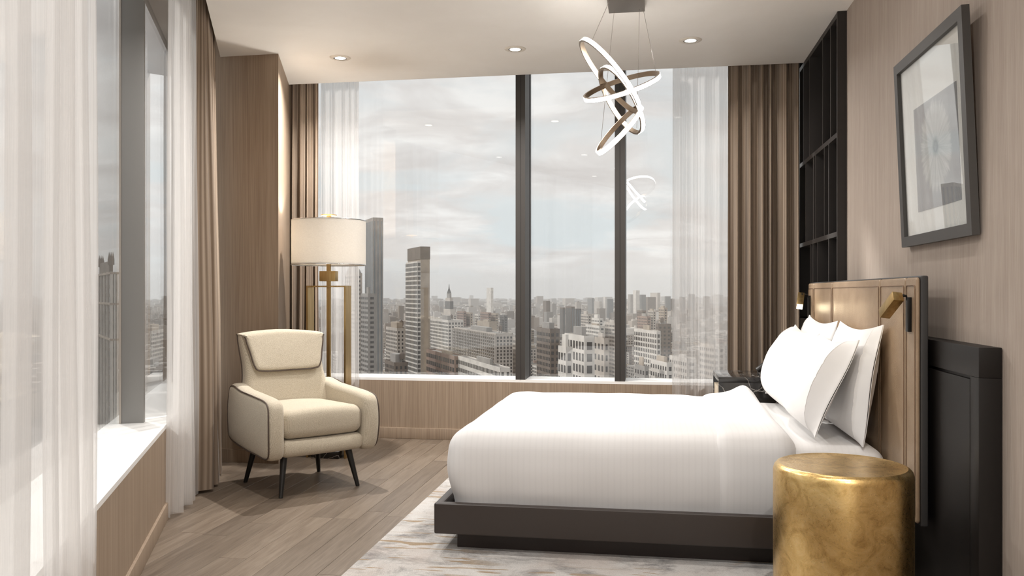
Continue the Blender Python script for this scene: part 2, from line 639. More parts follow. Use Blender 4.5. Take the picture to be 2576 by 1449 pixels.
def structure(o, label):
    return tag(o, label, kind='structure')


def px_ray(px, py):
    c, s = math.cos(YAW), math.sin(YAW)
    k, q = (px - CXP) / FPX, (py - HYP) / FPX
    return Vector((-s + c * k, c + s * k, -q))


def at_depth(px, py, d):
    return Vector((0, 0, EYE)) + px_ray(px, py) * d


# ------------------------------------------------------------------ plan of the room
ZC = 2.74                       # ceiling
ZS = 0.475                      # window sill
XW = 1.10                       # right wall
YB, YG = 6.38, 6.62             # back panel face, back glass
YCE = 6.11                      # ceiling edge before the back curtain pocket
P0 = Vector((-2.039, 3.107))
DL = Vector((-0.4179, 0.9085)).normalized()
NL = Vector((DL.y, -DL.x))


def lw(s, o):                   # left wall: s along it, o out into the room
    p = P0 + DL * s + NL * o
    return (p.x, p.y)


S0, S1 = -4.45, 3.9

# floor
fl = MB().box(-4.2, 1.32, -1.15, 6.66, -0.16, -0.012).build('floor', M['subfloor'])
structure(fl, 'oak plank floor of the room')
PW = 0.126
plank_meshes = {}
rnd = random.Random(4)


def plank_mesh(L):
    key = round(L, 2)
    if key not in plank_meshes:
        mb = MB()
        g = 0.0007
        mb.add([(g, g, -0.012), (PW - g, g, -0.012), (PW - g, L - g, -0.012), (g, L - g, -0.012),
                (g, g, -0.0012), (PW - g, g, -0.0012), (PW - g, L - g, -0.0012), (g, L - g, -0.0012),
                (g + .0012, g + .0012, 0), (PW - g - .0012, g + .0012, 0), (PW - g - .0012, L - g - .0012, 0), (g + .0012, L - g - .0012, 0)],
               [(8, 9, 10, 11), (0, 1, 5, 4), (1, 2, 6, 5), (2, 3, 7, 6), (3, 0, 4, 7), (4, 5, 9, 8), (5, 6, 10, 9), (6, 7, 11, 10), (7, 4, 8, 11)])
        plank_meshes[key] = mb.mesh('plank', M['plank'])
    return plank_meshes[key]


x = -3.22
while x < XW:
    y = -0.4 - rnd.random() * 1.2
    while y < 6.38:
        L = rnd.choice([0.9, 1.1, 1.2, 1.35, 1.5])
        y1 = y + L
        hidden = (x > -1.16 and x + PW < 0.95 and y > 2.75 and y1 < 5.35)
        lx = P0.x + (y1 - P0.y) / DL.y * DL.x
        if not hidden and x + PW > lx - 0.1 and y1 > 0.9:
            p = link('plank', plank_mesh(L), fl)
            p.location = (x, y, 0)
        y = y1
    x += PW

# ceiling with plaster face, curtain pockets behind its edge
ce = [(1.34, -1.15), (1.34, YCE), (-2.742, YCE), (-2.453, 5.31), lw(2.42, 0.165), lw(S0 - 0.2, 0.165)]
structure(MB().prism(ce, ZC, ZC + 0.22).build('ceiling', M['ceiling']), 'smooth warm plaster ceiling')
structure(MB().prism([(1.34, -1.15), (1.34, 6.65), lw(3.98, -0.262), lw(S0 - 0.2, -0.262)], ZC + 0.22, ZC + 0.4).build('ceiling_pocket', M['ceiling']), 'recessed ceiling over the curtain pockets')

# back wall: veneer dado, baseboard, sill
structure(MB().box(-2.84, 1.3, YB, YG + 0.05, 0, ZS - 0.02).build('wall_back', M['veneer']), 'wood veneer dado under the wide window')
structure(MB().box(-2.95, 1.3, YB - 0.012, YB + 0.01, 0, 0.086).build('baseboard_back', M['veneer'], bevel=0.003), 'wood baseboard under the wide window')
structure(MB().box(-2.95, 1.3, YB, YG + 0.05, ZS - 0.02, ZS).build('trim_1', M['sill_white']), 'white window sill along the wide window')

# wide window: three panes and two deep mullions
w1 = structure(link('window_1', None), 'wide three pane window over the city')
m1 = [(-1.017, -0.943), (-0.262, -0.185)]
for a, b in m1:
    mo = MB().box(a, b, YB, YG - 0.01, ZS, ZC + 0.22)
    mo.box(a, b, YG + 0.03, YG + 0.09, ZS, ZC + 0.22)
    mu = mo.build('mullion', M['mullion_bronze'], w1)
    xm = a + (b - a) * 0.5
    MB().box(xm - 0.0025, xm + 0.0025, YB - 0.002, YB + 0.01, ZS, ZC + 0.22).build('joint', M['dark_slot'], mu)
for a, b in ((-3.82, -1.0), (-0.96, -0.25), (-0.20, 1.29)):
    MB().box(a, b, YG, YG + 0.012, ZS - 0.01, ZC + 0.22).build('pane', M['glass'], w1)

# left wall: dado, baseboard, sill
structure(MB().prism([lw(S0, 0), lw(S1, 0), lw(S1, -0.29), lw(S0, -0.29)], 0, ZS - 0.02).build('wall_left', M['veneer']), 'wood veneer dado under the slanting side window')
structure(MB().prism([lw(S0, 0.012), lw(S1, 0.012), lw(S1, -0.01), lw(S0, -0.01)], 0, 0.086).build('baseboard_left', M['veneer'], bevel=0.003), 'wood baseboard under the side window')
structure(MB().prism([lw(S0, 0), lw(S1, 0), lw(S1, -0.29), lw(S0, -0.29)], ZS - 0.02, ZS).build('trim_2', M['sill_white']), 'white window sill along the side window')
w2 = structure(link('window_2', None), 'slanting side window from sill to ceiling')
for s in (-1.96, 0.986):
    mu = MB().prism([lw(s, -0.2335), lw(s + 0.047, -0.2335), lw(s + 0.047, -0.1175), lw(s, -0.1175)], ZS, ZC + 0.22).build('mullion', M['mullion'], w2, bevel=0.002)
    MB().prism([lw(s - 0.003, -0.2335), lw(s + 0.05, -0.2335), lw(s + 0.05, -0.224), lw(s - 0.003, -0.224)], ZS, ZC + 0.22).build('gasket', M['satin_nickel'], mu)
for a, b in ((-4.2, -1.94), (-1.94, 1.01), (1.01, 3.9)):
    MB().prism([lw(a, -0.234), lw(b, -0.234), lw(b, -0.246), lw(a, -0.246)], ZS - 0.01, ZC + 0.22).build('pane', M['glass'], w2)

# corner pillar between the windows
structure(MB().prism([lw(2.43, 0.014), (-2.453, 5.31), (-2.915, 6.615), lw(3.86, 0.014)], 0, ZC + 0.22).build('wall_corner', M['veneer']), 'wood veneer corner pillar between the two windows')
structure(MB().prism([(-3.2, 5.298), (-2.446, 5.298), (-2.70, 6.05), (-2.72, 6.05), (-2.47, 5.32), (-3.2, 5.32)], 0, 0.086).build('baseboard_corner', M['veneer']), 'wood baseboard of the corner pillar')

# right wall, wall behind the shelving, wall behind the camera
structure(MB().box(XW, 1.34, -1.15, 5.015, 0, ZC).build('wall_right', M['wallpaper']), 'taupe grasscloth wall behind the bed')
structure(MB().box(1.262, 1.34, 5.015, 6.95, 0, ZC + 0.22).build('wall_right_recess', M['dark_wood']), 'dark wall behind the built-in shelving')
structure(MB().box(1.052, 1.262, 6.264, 6.61, 0, ZC + 0.22).build('wall_right_return', M['dark_wood']), 'dark wall return beyond the shelving')
structure(MB().box(-0.6, 1.34, -1.15, -1.0, 0, ZC).build('wall_rear', M['rear_wall']), 'pale wall behind the viewpoint')


# ------------------------------------------------------------------ curtains
def curtain(name, label, cat, path, z0, z1, m, waves, amp, group=None, flare=1.25, seed=0, nv=26, top_gather=0.8, phase=0.0, hem=0.006):
    """path: plan points; pleats swing about it"""
    pts = [Vector(p) for p in path]
    seg = [0.0]
    for a, b in zip(pts, pts[1:]):
        seg.append(seg[-1] + (b - a).length)
    total = seg[-1]
    nu = max(40, int(waves * 16))
    rr = random.Random(seed)
    ph = [rr.uniform(-0.9, 0.9) for _ in range(int(waves) + 3)]
    am = [rr.uniform(0.55, 1.25) for _ in range(int(waves) + 3)]

    def base(u):
        d = u * total
        for i in range(len(seg) - 1):
            if d <= seg[i + 1] or i == len(seg) - 2:
                k = (d - seg[i]) / max(1e-9, seg[i + 1] - seg[i])
                p = pts[i].lerp(pts[i + 1], k)
                e = (pts[i + 1] - pts[i]).normalized()
                return p, Vector((-e.y, e.x))

    vs, fs, uvs = [], [], []
    cloth = 0.0
    prev = None
    ulist = []
    fw = [rr.uniform(0.55, 1.5) for _ in range(int(math.ceil(waves)))]
    tot_ = sum(fw)
    acc = [0.0]
    for q_ in fw:
        acc.append(acc[-1] + q_ / tot_)
    for i in range(nu + 1):
        u = i / nu
        kk_ = max(k_ for k_ in range(len(fw)) if acc[k_] <= u + 1e-9)
        w = min(len(fw), kk_ + (u - acc[kk_]) / (acc[kk_ + 1] - acc[kk_]))
        k = int(w)
        fr = w - k
        a = am[k] * (1 - fr) + am[k + 1] * fr
        p_ = ph[k] * (1 - fr) + ph[k + 1] * fr
        sn_ = math.sin(2 * math.pi * w + phase + p_ * 0.8)
        off = amp * a * math.copysign(abs(sn_) ** 0.75, sn_) + 0.3 * amp * math.sin(4 * math.pi * w + 1.3 * k)
        b, nn = base(u)
        q = b + nn * off
        if prev is not None:
            cloth += (q - prev).length
        prev = q
        ulist.append((b, nn, off, cloth, w))
    c0 = pts[0].lerp(pts[-1], 0.5)
    for j in range(nv + 1):
        v = j / nv
        z = z1 + (z0 - z1) * v
        g = top_gather + (flare - top_gather) * v ** 0.8
        for b, nn, off, cl, w in ulist:
            sw = 0.25 * amp * math.sin(1.7 * w + 2.2 * v * 3 + seed)
            bb = c0 + (b - c0) * (1 + (flare - 1) * 0.12 * v)
            q = bb + nn * (off * g + sw * v)
            vs.append((q.x, q.y, z + (hem * math.sin(w * 5 + seed) if j == nv else 0)))
            uvs.append((cl, z))
    n = nu + 1
    for j in range(nv):
        for i in range(nu):
            fs.append((j * n + i, (j + 1) * n + i, (j + 1) * n + i + 1, j * n + i + 1))
    me = bpy.data.meshes.new(name)
    me.from_pydata(vs, [], fs)
    uvl = me.uv_layers.new(name='UVMap')
    for lp in me.loops:
        uvl.data[lp.index].uv = uvs[lp.vertex_index]
    me.polygons.foreach_set('use_smooth', [True] * len(me.polygons))
    me.materials.append(m)
    me.update()
    return tag(link(name, me), label, cat, group)


ZT = ZC + 0.20
curtain('drape_curtain', 'brown striped drape hanging beside the dark shelving', 'curtain', [(0.55, 6.19), (1.035, 6.17)], 0.012, ZT, M['drape'], 6.0, 0.042, flare=1.15, seed=3, top_gather=0.75)
curtain('drape_curtain', 'brown striped drape in the corner behind the floor lamp', 'curtain', [(-2.775, 6.2), (-2.525, 6.2)], 0.012, ZT, M['drape'], 4.0, 0.034, flare=1.6, seed=8, top_gather=0.8)
curtain('drape_curtain', 'brown striped drape against the corner pillar left of the armchair', 'curtain', [lw(1.41, 0.115), lw(1.8, 0.12), lw(2.18, 0.135)], 0.012, ZT, M['drape'], 5.0, 0.036, flare=2.1, seed=5, top_gather=0.55)
curtain('drape_curtain', 'narrow brown drape in the far corner of the side window', 'curtain', [lw(2.98, -0.205), lw(3.3, -0.19)], ZS + 0.004, ZT, M['drape'], 3.0, 0.014, flare=1.0, seed=15)
curtain('sheer_curtain', 'added white sheer in the far corner, whitening the side window reflection', 'curtain', [lw(2.5, -0.15), lw(2.95, -0.03)], ZS + 0.004, ZT, M['sheer'], 3.0, 0.012, flare=1.0, seed=16)  # added so that the side glass mirrors something bright and white
curtain('sheer_curtain', 'white sheer curtain beside the floor lamp on the wide window', 'curtain', [(-2.56, 6.30), (-2.25, 6.31)], 0.012, ZT, M['sheer'], 4.5, 0.022, flare=1.2, seed=2)
curtain('sheer_curtain', 'white sheer curtain next to the drape by the shelving', 'curtain', [(0.165, 6.31), (0.56, 6.29)], 0.012, ZT, M['sheer'], 5.0, 0.024, flare=1.2, seed=9)
curtain('sheer_curtain', 'narrow white sheer curtain on the side window by the drape', 'curtain', [lw(0.87, 0.045), lw(1.34, 0.075)], 0.012, ZT, M['sheer'], 4.0, 0.03, flare=1.3, seed=6)
curtain('sheer_curtain', 'broad white sheer curtain in front of the side window nearest the viewer', 'curtain', [lw(-2.75, 0.05), lw(-1.12, 0.045)], 0.012, ZT, M['sheer'], 9.0, 0.03, flare=1.2, seed=12)

# ------------------------------------------------------------------ built-in shelving
sh = thing('wall_shelf', 'tall near-black built-in shelving behind the far side of the headboard', 'shelving', (0, 0, 0))
SX0, SX1, SY0, SY1, SZ0, SZ1 = 1.05, 1.258, 5.02, 6.26, 0.972, ZC - 0.002
MB().box(SX1 - 0.02, SX1, SY0, SY1, SZ0, SZ1).build('back_panel', M['shelf_dark'], sh)
MB().box(SX0, SX1 - 0.02, SY0, SY0 + 0.022, SZ0, SZ1).build('side_panel', M['shelf_dark'], sh)
MB().box(SX0, SX1 - 0.02, SY1 - 0.022, SY1, SZ0, SZ1).build('side_panel', M['shelf_dark'], sh)
MB().box(SX0 + 0.001, SX1 - 0.02, SY0 + 0.022, SY1 - 0.022, SZ1 - 0.03, SZ1).build('top_panel', M['shelf_dark'], sh)


def sh_y(px):
    r = px_ray(px, 400)
    return SX0 / r.x * r.y


def sh_z(px, py):
    r = px_ray(px, py)
    return EYE + SX0 / r.x * r.z


za, zb = sh_z(2104, 340), sh_z(2104, 589)
for zz in (za, zb):
    MB().box(SX0, SX1 - 0.02, SY0 + 0.022, SY1 - 0.022, zz - 0.014, zz + 0.014).build('shelf', M['shelf_dark'], sh)
for lo, hi, pxs in ((za + 0.014, SZ1 - 0.03, (2021, 2036, 2069.5, 2089)), (zb + 0.014, za - 0.014, (2026.5, 2046, 2051.5, 2073.5, 2084.5)), (SZ0, zb - 0.014, (2038.5, 2045, 2056.5, 2084.5))):
    for px in pxs:
        yy = sh_y(px)
        MB().box(SX0, SX1 - 0.02, yy - 0.008, yy + 0.008, lo, hi).build('divider', M['shelf_dark'], sh)

# ------------------------------------------------------------------ dark wainscot panel behind the headboard
wp = thing('wainscot_panel', 'low near-black framed wall panel behind the headboard', 'wall panel', (0, 0, 0))
PX0 = 1.029
PYA, PYB, PZ = 2.877, 6.10, 0.967
mb = MB()
mb.box(PX0 + 0.012, XW - 0.002, PYA + 0.03, 4.99, 0.002, PZ - 0.03)
mb.build('body', M['dark_wood'], wp)
MB().box(PX0, XW - 0.002 if False else 1.048, 4.99, PYB, 0.002, PZ).build('body', M['dark_wood'], wp)
MB().box(PX0, XW - 0.002, PYA, 4.99, PZ - 0.097, PZ).build('top_rail', M['dark_wood'], wp, bevel=0.003)
MB().box(PX0, XW - 0.002, PYA, PYA + 0.074, 0.002, PZ - 0.097).build('stile', M['dark_wood'], wp, bevel=0.003)
MB().box(PX0 + 0.002, PX0 + 0.03, PYA + 0.083, 4.98, 0.002, PZ - 0.108).build('inset_panel', M['dark_wood'], wp, bevel=0.003)

# ------------------------------------------------------------------ headboard
hb = thing('headboard', 'tan leather panelled headboard with charcoal edge', 'headboard', (0, 0, 0))
HX = 0.982
HYA, HYB, HZ0, HZ1 = 3.295, 5.454, 0.28, 1.204
MB().box(HX, HX + 0.026, HYA, HYB, HZ0, HZ1).build('shell', M['headboard_shell'], hb, bevel=0.008, seg=3)
MB().box(HX + 0.024, PX0 - 0.001, HYA + 0.3, HYB - 0.3, 0.4, 1.1 if False else 0.9).build('mounting_batten', M['dark_wood'], hb)


def hb_y(px):
    r = px_ray(px, 760)
    return 0.972 / r.x * r.y


seams = [HYA + 0.004, hb_y(2280.5), hb_y(2216), hb_y(2095), hb_y(2049), HYB - 0.004]
seams.sort()


def rrect(a0, a1, b0, b1, r, n=5):
    pts = []
    for cx_, cy_, s in ((a1 - r, b0 + r, -90), (a1 - r, b1 - r, 0), (a0 + r, b1 - r, 90), (a0 + r, b0 + r, 180)):
        for k in range(n + 1):
            a = R(s + 90 * k / n)
            pts.append((cx_ + r * math.cos(a), cy_ + r * math.sin(a)))
    return pts


for a, b in zip(seams, seams[1:]):
    g = 0.003
    ol = rrect(a + g, b - g, HZ0 + 0.008, HZ1 - 0.006, 0.014)
    pan = MB().puff(ol, 0.0, 0.014, 0.008, dome=0.002, rings=3, place=lambda p, q, d: (HX - d if True else 0, p, q))
    pan.f = [tuple(reversed(f_)) for f_ in pan.f]
    po = pan.build('panel', M['leather'], hb, smooth=50)
    ins = 0.016
    if b - a > 0.06:
        lp = rrect(a + ins, b - ins, HZ0 + 0.03, HZ1 - 0.036, 0.012, 4)
        MB().tube([(HX - 0.0162, p, q) for p, q in lp], 0.0016, 6, True).build('stitching', M['stitch'], po, smooth=60)

# ------------------------------------------------------------------ bed
BY0, BY1 = 3.555, 5.205
bed = thing('bed', 'low queen bed with white bedding on dark platform frame', 'bed', (0, 4.38, 0.0))
OY = -4.38
fr_ = MB()
fr_.box(-0.926, 0.975, BY0 + OY, BY0 + 0.035 + OY, 0.095, 0.228)
fr_.box(-0.926, 0.975, BY1 - 0.035 + OY, BY1 + OY, 0.095, 0.228)
MB().box(-0.926, 0.975, BY0 + OY, BY0 + 0.04 + OY, 0.095, 0.228).build('side_rail', M['bed_frame'], bed, bevel=0.009, seg=3)
MB().box(-0.926, 0.975, BY1 - 0.04 + OY, BY1 + OY, 0.095, 0.228).build('side_rail', M['bed_frame'], bed, bevel=0.009, seg=3)
MB().box(-0.926, -0.886, BY0 + 0.004 + OY, BY1 - 0.004 + OY, 0.0955, 0.2275).build('foot_rail', M['bed_frame'], bed, bevel=0.009, seg=3)
MB().box(-0.9, 0.97, BY0 + 0.03 + OY, BY1 - 0.03 + OY, 0.10, 0.19).build('deck', M['bed_plinth'], bed)
MB().box(-0.842, 0.965, 3.641 + OY, 5.12 + OY, 0.016, 0.10).build('plinth', M['bed_plinth'], bed, bevel=0.003)


def wob(p, s, a, seed=0.0):
    return a * noise.noise(Vector((p.x * s + seed, p.y * s, p.z * s)))


def mat_def(p):
    p = p.copy()
    p.z += 0.004 * math.sin(p.x * 5) * (1 if p.z > 0.4 else 0)
    return p


MB().rbox((-0.84, 3.64 + OY, 0.19), (0.962, 5.12 + OY, 0.505), 0.075, (30, 30, 10), mat_def).build('mattress', M['linen'], bed, smooth=80)


def duvet_def(p):
    p = p.copy()
    h = min(1.15, max(0.0, (0.52 - p.z) / 0.30))
    # belly and tuck of the sides
    bulge = 0.016 * math.sin(math.pi * min(1, h)) - 0.018 * max(0.0, h - 0.55)
    if p.y < -0.65:
        p.y -= bulge
        fold = 0.010 * h * h * noise.noise(Vector((p.x * 4.2 + 4, h * 1.2, 0.3))) * (1.4 if h < 0.9 else 0.6)
        p.y -= fold
    if p.y > 0.65:
        p.y += bulge
    if p.x < -0.75:
        p.x -= bulge * 1.2
    if p.z > 0.45:
        p.z += 0.007 * noise.noise(Vector((p.x * 2.2, p.y * 2.4, 2.0))) + 0.004 * noise.noise(Vector((p.x * 5.5, p.y * 6, 5.0)))
        if p.y > 0.55:
            p.z += 0.010 * max(0, noise.noise(Vector((p.x * 6.0, 1.5, 8.0))))
    # soft corner crease at the foot
    if p.x < -0.6 and p.y < -0.6 and h > 0.5:
        p.y += 0.008 * math.sin((p.x + 0.88) * 30) * (h - 0.5)
    return p


MB().rbox((-0.878, 3.622 + OY, 0.10), (0.60, 5.145 + OY, 0.537), 0.085, (60, 56, 22), duvet_def).build('duvet', M['linen'], bed, smooth=80)


def fold_def(p):
    q = duvet_def(p)
    if p.z > 0.45 and p.x > 0.3:
        q.z += 0.012 * math.exp(-((p.x - 0.52) / 0.07) ** 2) * (0.5 + 0.5 * (p.y + 0.7))
        q.z += 0.035 * math.exp(-((p.x - 0.53) / 0.06) ** 2) * max(0, (p.y - 0.45) / 0.3)
    q.x += 0.012 * (p.y / 0.75)
    return q


MB().rbox((0.262, 3.608 + OY, 0.10), (0.618, 5.158 + OY, 0.554), 0.085, (24, 56, 22), fold_def).build('folded_sheet', M['linen'], bed, smooth=80)


# ------------------------------------------------------------------ pillows
def pillow(label, bottom, top, y0, y1, tf, tr, seed, cuff_near=True):
    """bottom/top: (x,z) of the leaning mid-line; y0..y1 the length; cuff at the near or the far end"""
    b, tt = Vector((bottom[0], 0, bottom[1])), Vector((top[0], 0, top[1]))
    upv = (tt - b)
    Hh = upv.length / 2
    upv.normalize()
    out = Vector((-upv.z, 0, upv.x))          # away from the headboard
    out = Vector((-abs(upv.z), 0, upv.x))
    cen = (b + tt) / 2
    cen.y = (y0 + y1) / 2
    cuff = 0.055
    Lh = (y1 - y0 - cuff) / 2
    sgn = -1 if cuff_near else 1
    root = thing('pillow', label, 'pillow', cen, 0, 'white pillows on the bed')
    nu, nv = 40, 32

    def pos(u, v, side):
        # u along the length, v up; -1..1
        au, av = abs(u), abs(v)
        eu = au * 0.76 if u * sgn > 0 else au       # the case stays open toward its hem
        t_ = max(0.0, (1 - eu ** 2.6)) ** 0.55 * max(0.0, (1 - av ** 2.6)) ** 0.6
        uu = u * (1 - 0.05 * math.cos(math.pi * v / 2) * au ** 3 * (0 if u * sgn > 0 else 1))
        vv = v * (1 - 0.06 * math.cos(math.pi * u / 2) * av ** 3)
        d = (tf if side > 0 else -tr) * t_
        wr = 0.010 * noise.noise(Vector((u * 2.1 + seed, v * 1.9, side * 3.0))) * t_
        crease = max(0.0, noise.noise(Vector((u * 3.0 + seed, v * 9.0, 4.0)))) * au ** 4 * t_
        wr -= 0.012 * crease
        q = out * (d + wr * (1 if side > 0 else -0.2)) + upv * (vv * Hh) + Vector((0, uu * Lh - sgn * cuff / 2, 0))
        q -= upv * (0.012 * math.cos(math.pi * u / 2))
        return q

    mb = MB()
    vs, fs = [], []
    n = nv + 1
    for side in (1, -1):
        base = len(vs)
        for i in range(nu + 1):
            for j in range(nv + 1):
                u = math.sin(math.pi / 2 * (-1 + 2 * i / nu))
                v = math.sin(math.pi / 2 * (-1 + 2 * j / nv))
                vs.append(pos(u, v, side))
        for i in range(nu):
            for j in range(nv):
                q = (base + i * n + j, base + (i + 1) * n + j, base + (i + 1) * n + j + 1, base + i * n + j + 1)
                fs.append(q if side > 0 else tuple(reversed(q)))
    mb.add(vs, fs)
    mb.build('case', M['pillowcase'], root, smooth=80)
    # open hemmed cuff: two thin cloth sheets leaving the seam
    cb = MB()
    for side in (1, -1):
        vs, fs = [], []
        m_ = 6
        for layer in (0.0, 0.0025):
            for i in range(m_ + 1):
                for j in range(nv + 1):
                    v = -1 + 2 * j / nv
                    w = i / m_
                    q = pos(sgn, v, side)
                    dd = out.dot(q)
                    keep = (1 - w) ** 1.4
                    tgt = side * 0.0015 * (1 - abs(v) ** 4) + 0.006 * math.sin(v * 3 + seed)
                    q += out * ((dd - out.dot(upv) * 0) * (keep - 1) + tgt * (1 - keep) + side * layer)
                    q.y += sgn * cuff * w
                    q += upv * (0.010 * w * v)
                    vs.append(q)
        k = (m_ + 1) * n
        for i in range(m_):
            for j in range(nv):
                a = i * n + j
                fs.append((a, a + n, a + n + 1, a + 1))
                fs.append((k + a, k + a + 1, k + a + n + 1, k + a + n))
        for j in range(nv):
            a = m_ * n + j
            fs.append((a, a + k, a + k + 1, a + 1))
        cb.add(vs, fs)
    cu = cb.build('hem', M['pillowcase'], root, smooth=60)
    ring = [pos(sgn, -1 + 2 * j / nv, 1) + out * 0.002 for j in range(nv + 1)]
    MB().tube(ring, 0.0016, 6).build('seam', M['pillowcase'], cu, smooth=60)
    return root


pillow('upright white pillow leaning on the headboard nearest the gold table', (0.862, 0.515), (0.94, 1.0), 3.66, 4.43, 0.072, 0.035, 1.0, True)
pillow('upright white pillow leaning on the headboard by the window side', (0.862, 0.515), (0.935, 1.0), 4.46, 5.25, 0.072, 0.035, 7.0, False)
pillow('plump white pillow in front, nearest the gold table', (0.688, 0.54), (0.855, 0.935), 3.70, 4.45, 0.125, 0.022, 3.0, True)
pillow('plump white pillow in front, on the window side of the bed', (0.69, 0.545), (0.855, 0.94), 4.475, 5.22, 0.125, 0.022, 11.0, False)


# ------------------------------------------------------------------ reading lights on the headboard
def reading_light(label, y, side, z):
    """side +1 aims toward +y, -1 toward -y"""
    r = thing('reading_light', label, 'wall lamp', (0.964, y, z), 0, 'brass reading lights on the headboard')
    MB().box(-0.010, 0.003, -0.017, 0.017, -0.118, 0.012).build('mounting_plate', M['black_metal'], r, bevel=0.0015)
    pv = MB()
    pv.tube([(-0.008, 0, 0.0), (-0.012, 0, 0.018), (-0.022, 0, 0.021), (-0.03, 0, 0.012), (-0.03, 0, 0.002)], 0.0035, 8)
    pv.tube([(-0.012, 0, 0.017), (-0.044, 0, 0.017)], 0.0045, 10)
    pv.tube([(-0.044, -0.006, 0.022), (-0.044, 0.006, 0.010)], 0.0055, 8)
    pv.build('pivot', M['black_metal'], r, smooth=50)
    ax = Vector((-0.022, 0.085 * side, -0.062)).normalized()
    sdx = Vector((1, 0, 0))
    sdx = (sdx - ax * sdx.dot(ax)).normalized()
    sdz = ax.cross(sdx)
    mtx = Matrix((sdx, sdz, ax)).transposed()
    org = Vector((-0.047, -0.018 * side, 0.014))
    hd = MB().box(-0.019, 0.019, -0.019, 0.019, -0.004, 0.118)
    hd.mapped(lambda p: org + mtx @ p)
    h = hd.build('head', M['brass'], r, bevel=0.0015)
    ln = MB().box(-0.0165, 0.0165, -0.0165, 0.0165, 0.116, 0.1205)
    ln.mapped(lambda p: org + mtx @ p)
    ln.build('lens', M['led_warm'], h)
    ld = bpy.data.lights.new('reading_lamp', 'SPOT')
    ld.energy = 0.4
    ld.color = (1.0, 0.84, 0.56)
    ld.spot_size = R(110)
    ld.spot_blend = 0.6
    ld.shadow_soft_size = 0.014
    lo = link('reading_lamp', ld, r)
    lo.location = org + ax * 0.126
    lo.rotation_euler = ax.to_track_quat('-Z', 'Y').to_euler()
    return r


reading_light('brass reading light nearest the gold side table', 3.372, 1, 1.112)
reading_light('brass reading light on the window side of the headboard', 5.385, -1, 1.112)

# ------------------------------------------------------------------ gold side table
gt = thing('side_table', 'round gold leaf drum side table in front of the headboard', 'side table', (0.652, 3.046, 0.0165))
RT, HT = 0.227, 0.534
prof = [(RT * 0.93, 0.0), (RT * 0.965, 0.006), (RT, 0.02), (RT, HT - 0.026), (RT - 0.004, HT - 0.012), (RT - 0.012, HT - 0.003), (RT - 0.02, HT)]
MB().lathe(prof, 96, cap=False).build('drum', M['gold'], gt, smooth=60)
MB().lathe([(RT - 0.02, HT), (RT - 0.028, HT - 0.0015), (RT - 0.04, HT - 0.004), (0.1, HT - 0.005), (0.001, HT - 0.005)], 96, cap=False).build('top', M['gold'], gt, smooth=60)

# ------------------------------------------------------------------ rug
rg = MB().box(-1.213, 0.93, 2.55, 5.4, 0.0005, 0.016)
tag(rg.build('area_rug', M['rug'], bevel=0.004), 'pale abstract rug with grey clouds and ochre dashes under the bed', 'rug')

# ------------------------------------------------------------------ framed print, hung leaning forward at the top
pic = thing('framed_print', 'charcoal framed black and white flower photograph on the taupe wall', 'picture', (1.094, 3.4455, 1.336))
pic.rotation_euler = (0, -math.atan2(0.034, 0.777), 0)
PWd, PHt, PB = 0.80, 0.777, 0.042
fb = MB()
fb.box(-0.026, 0, -PWd / 2, PWd / 2, 0, PB)
fb.box(-0.026, 0, -PWd / 2, PWd / 2, PHt - PB, PHt)
fb.box(-0.026, 0, -PWd / 2, -PWd / 2 + PB, PB, PHt - PB)
fb.box(-0.026, 0, PWd / 2 - PB, PWd / 2, PB, PHt - PB)
fb.build('frame', M['frame_grey'], pic)
MB().box(-0.010, -0.002, -PWd / 2 + 0.02, PWd / 2 - 0.02, 0.02, PHt - 0.02).build('mat_board', M['mat_board'], pic)
m, t = mat('flower_photograph')
o = t.obj()
x_, y_, z_ = t.sep(o)
dy = t.math('MULTIPLY', t.math('SUBTRACT', y_, 0.0), 1.0)
dz = t.math('SUBTRACT', z_, 0.02)
rad = t.math('SQRT', t.math('ADD', t.math('POWER', dy, 2.0), t.math('POWER', dz, 2.0)))
ang = t.math('ARCTAN2', dz, dy)
pn = t.noise(t.comb(t.math('MULTIPLY', t.math('SINE', ang), 9.0), t.math('MULTIPLY', t.math('COSINE', ang), 9.0), t.math('MULTIPLY', rad, 5.0)), 1.0, 4.0, 0.7)
edge = t.math('ADD', rad, t.math('MULTIPLY', pn, -0.10))
petal = t.ramp(edge, [(0.10, (1, 1, 1)), (0.125, (0, 0, 0))])
pc = t.ramp(pn, [(0.3, (0.30, 0.30, 0.29)), (0.7, (0.55, 0.54, 0.53))])
bgc = t.ramp(z_, [(0.3, (0.26, 0.25, 0.26)), (0.7, (0.20, 0.20, 0.19))])
fc = t.mix(petal, bgc, pc)
core = t.ramp(rad, [(0.015, (0.38,) * 3), (0.02, (0.14,) * 3), (0.026, (0.5,) * 3), (0.045, (1.0,) * 3)])
fc = t.mix(1.0, fc, core, 'MULTIPLY')
t.out(t.bsdf(fc, 0.6))
pr = MB().box(-0.0115, -0.0095, -0.2415, 0.2415, -0.2085, 0.2085).build('photograph', m, pic)
pr.location = (0, -0.037, 0.3405)
MB().box(-0.0165, -0.0145, -PWd / 2 + PB - 0.004, PWd / 2 - PB + 0.004, PB - 0.004, PHt - PB + 0.004).build('glass', M['glass'], pic)

# ------------------------------------------------------------------ armchair
AF = math.atan2(-0.665, 0.747) - math.pi / 2
ac = thing('armchair', 'beige tweed lounge armchair with brown piping and tapered black legs', 'armchair', (-2.06, 4.764, 0), AF)


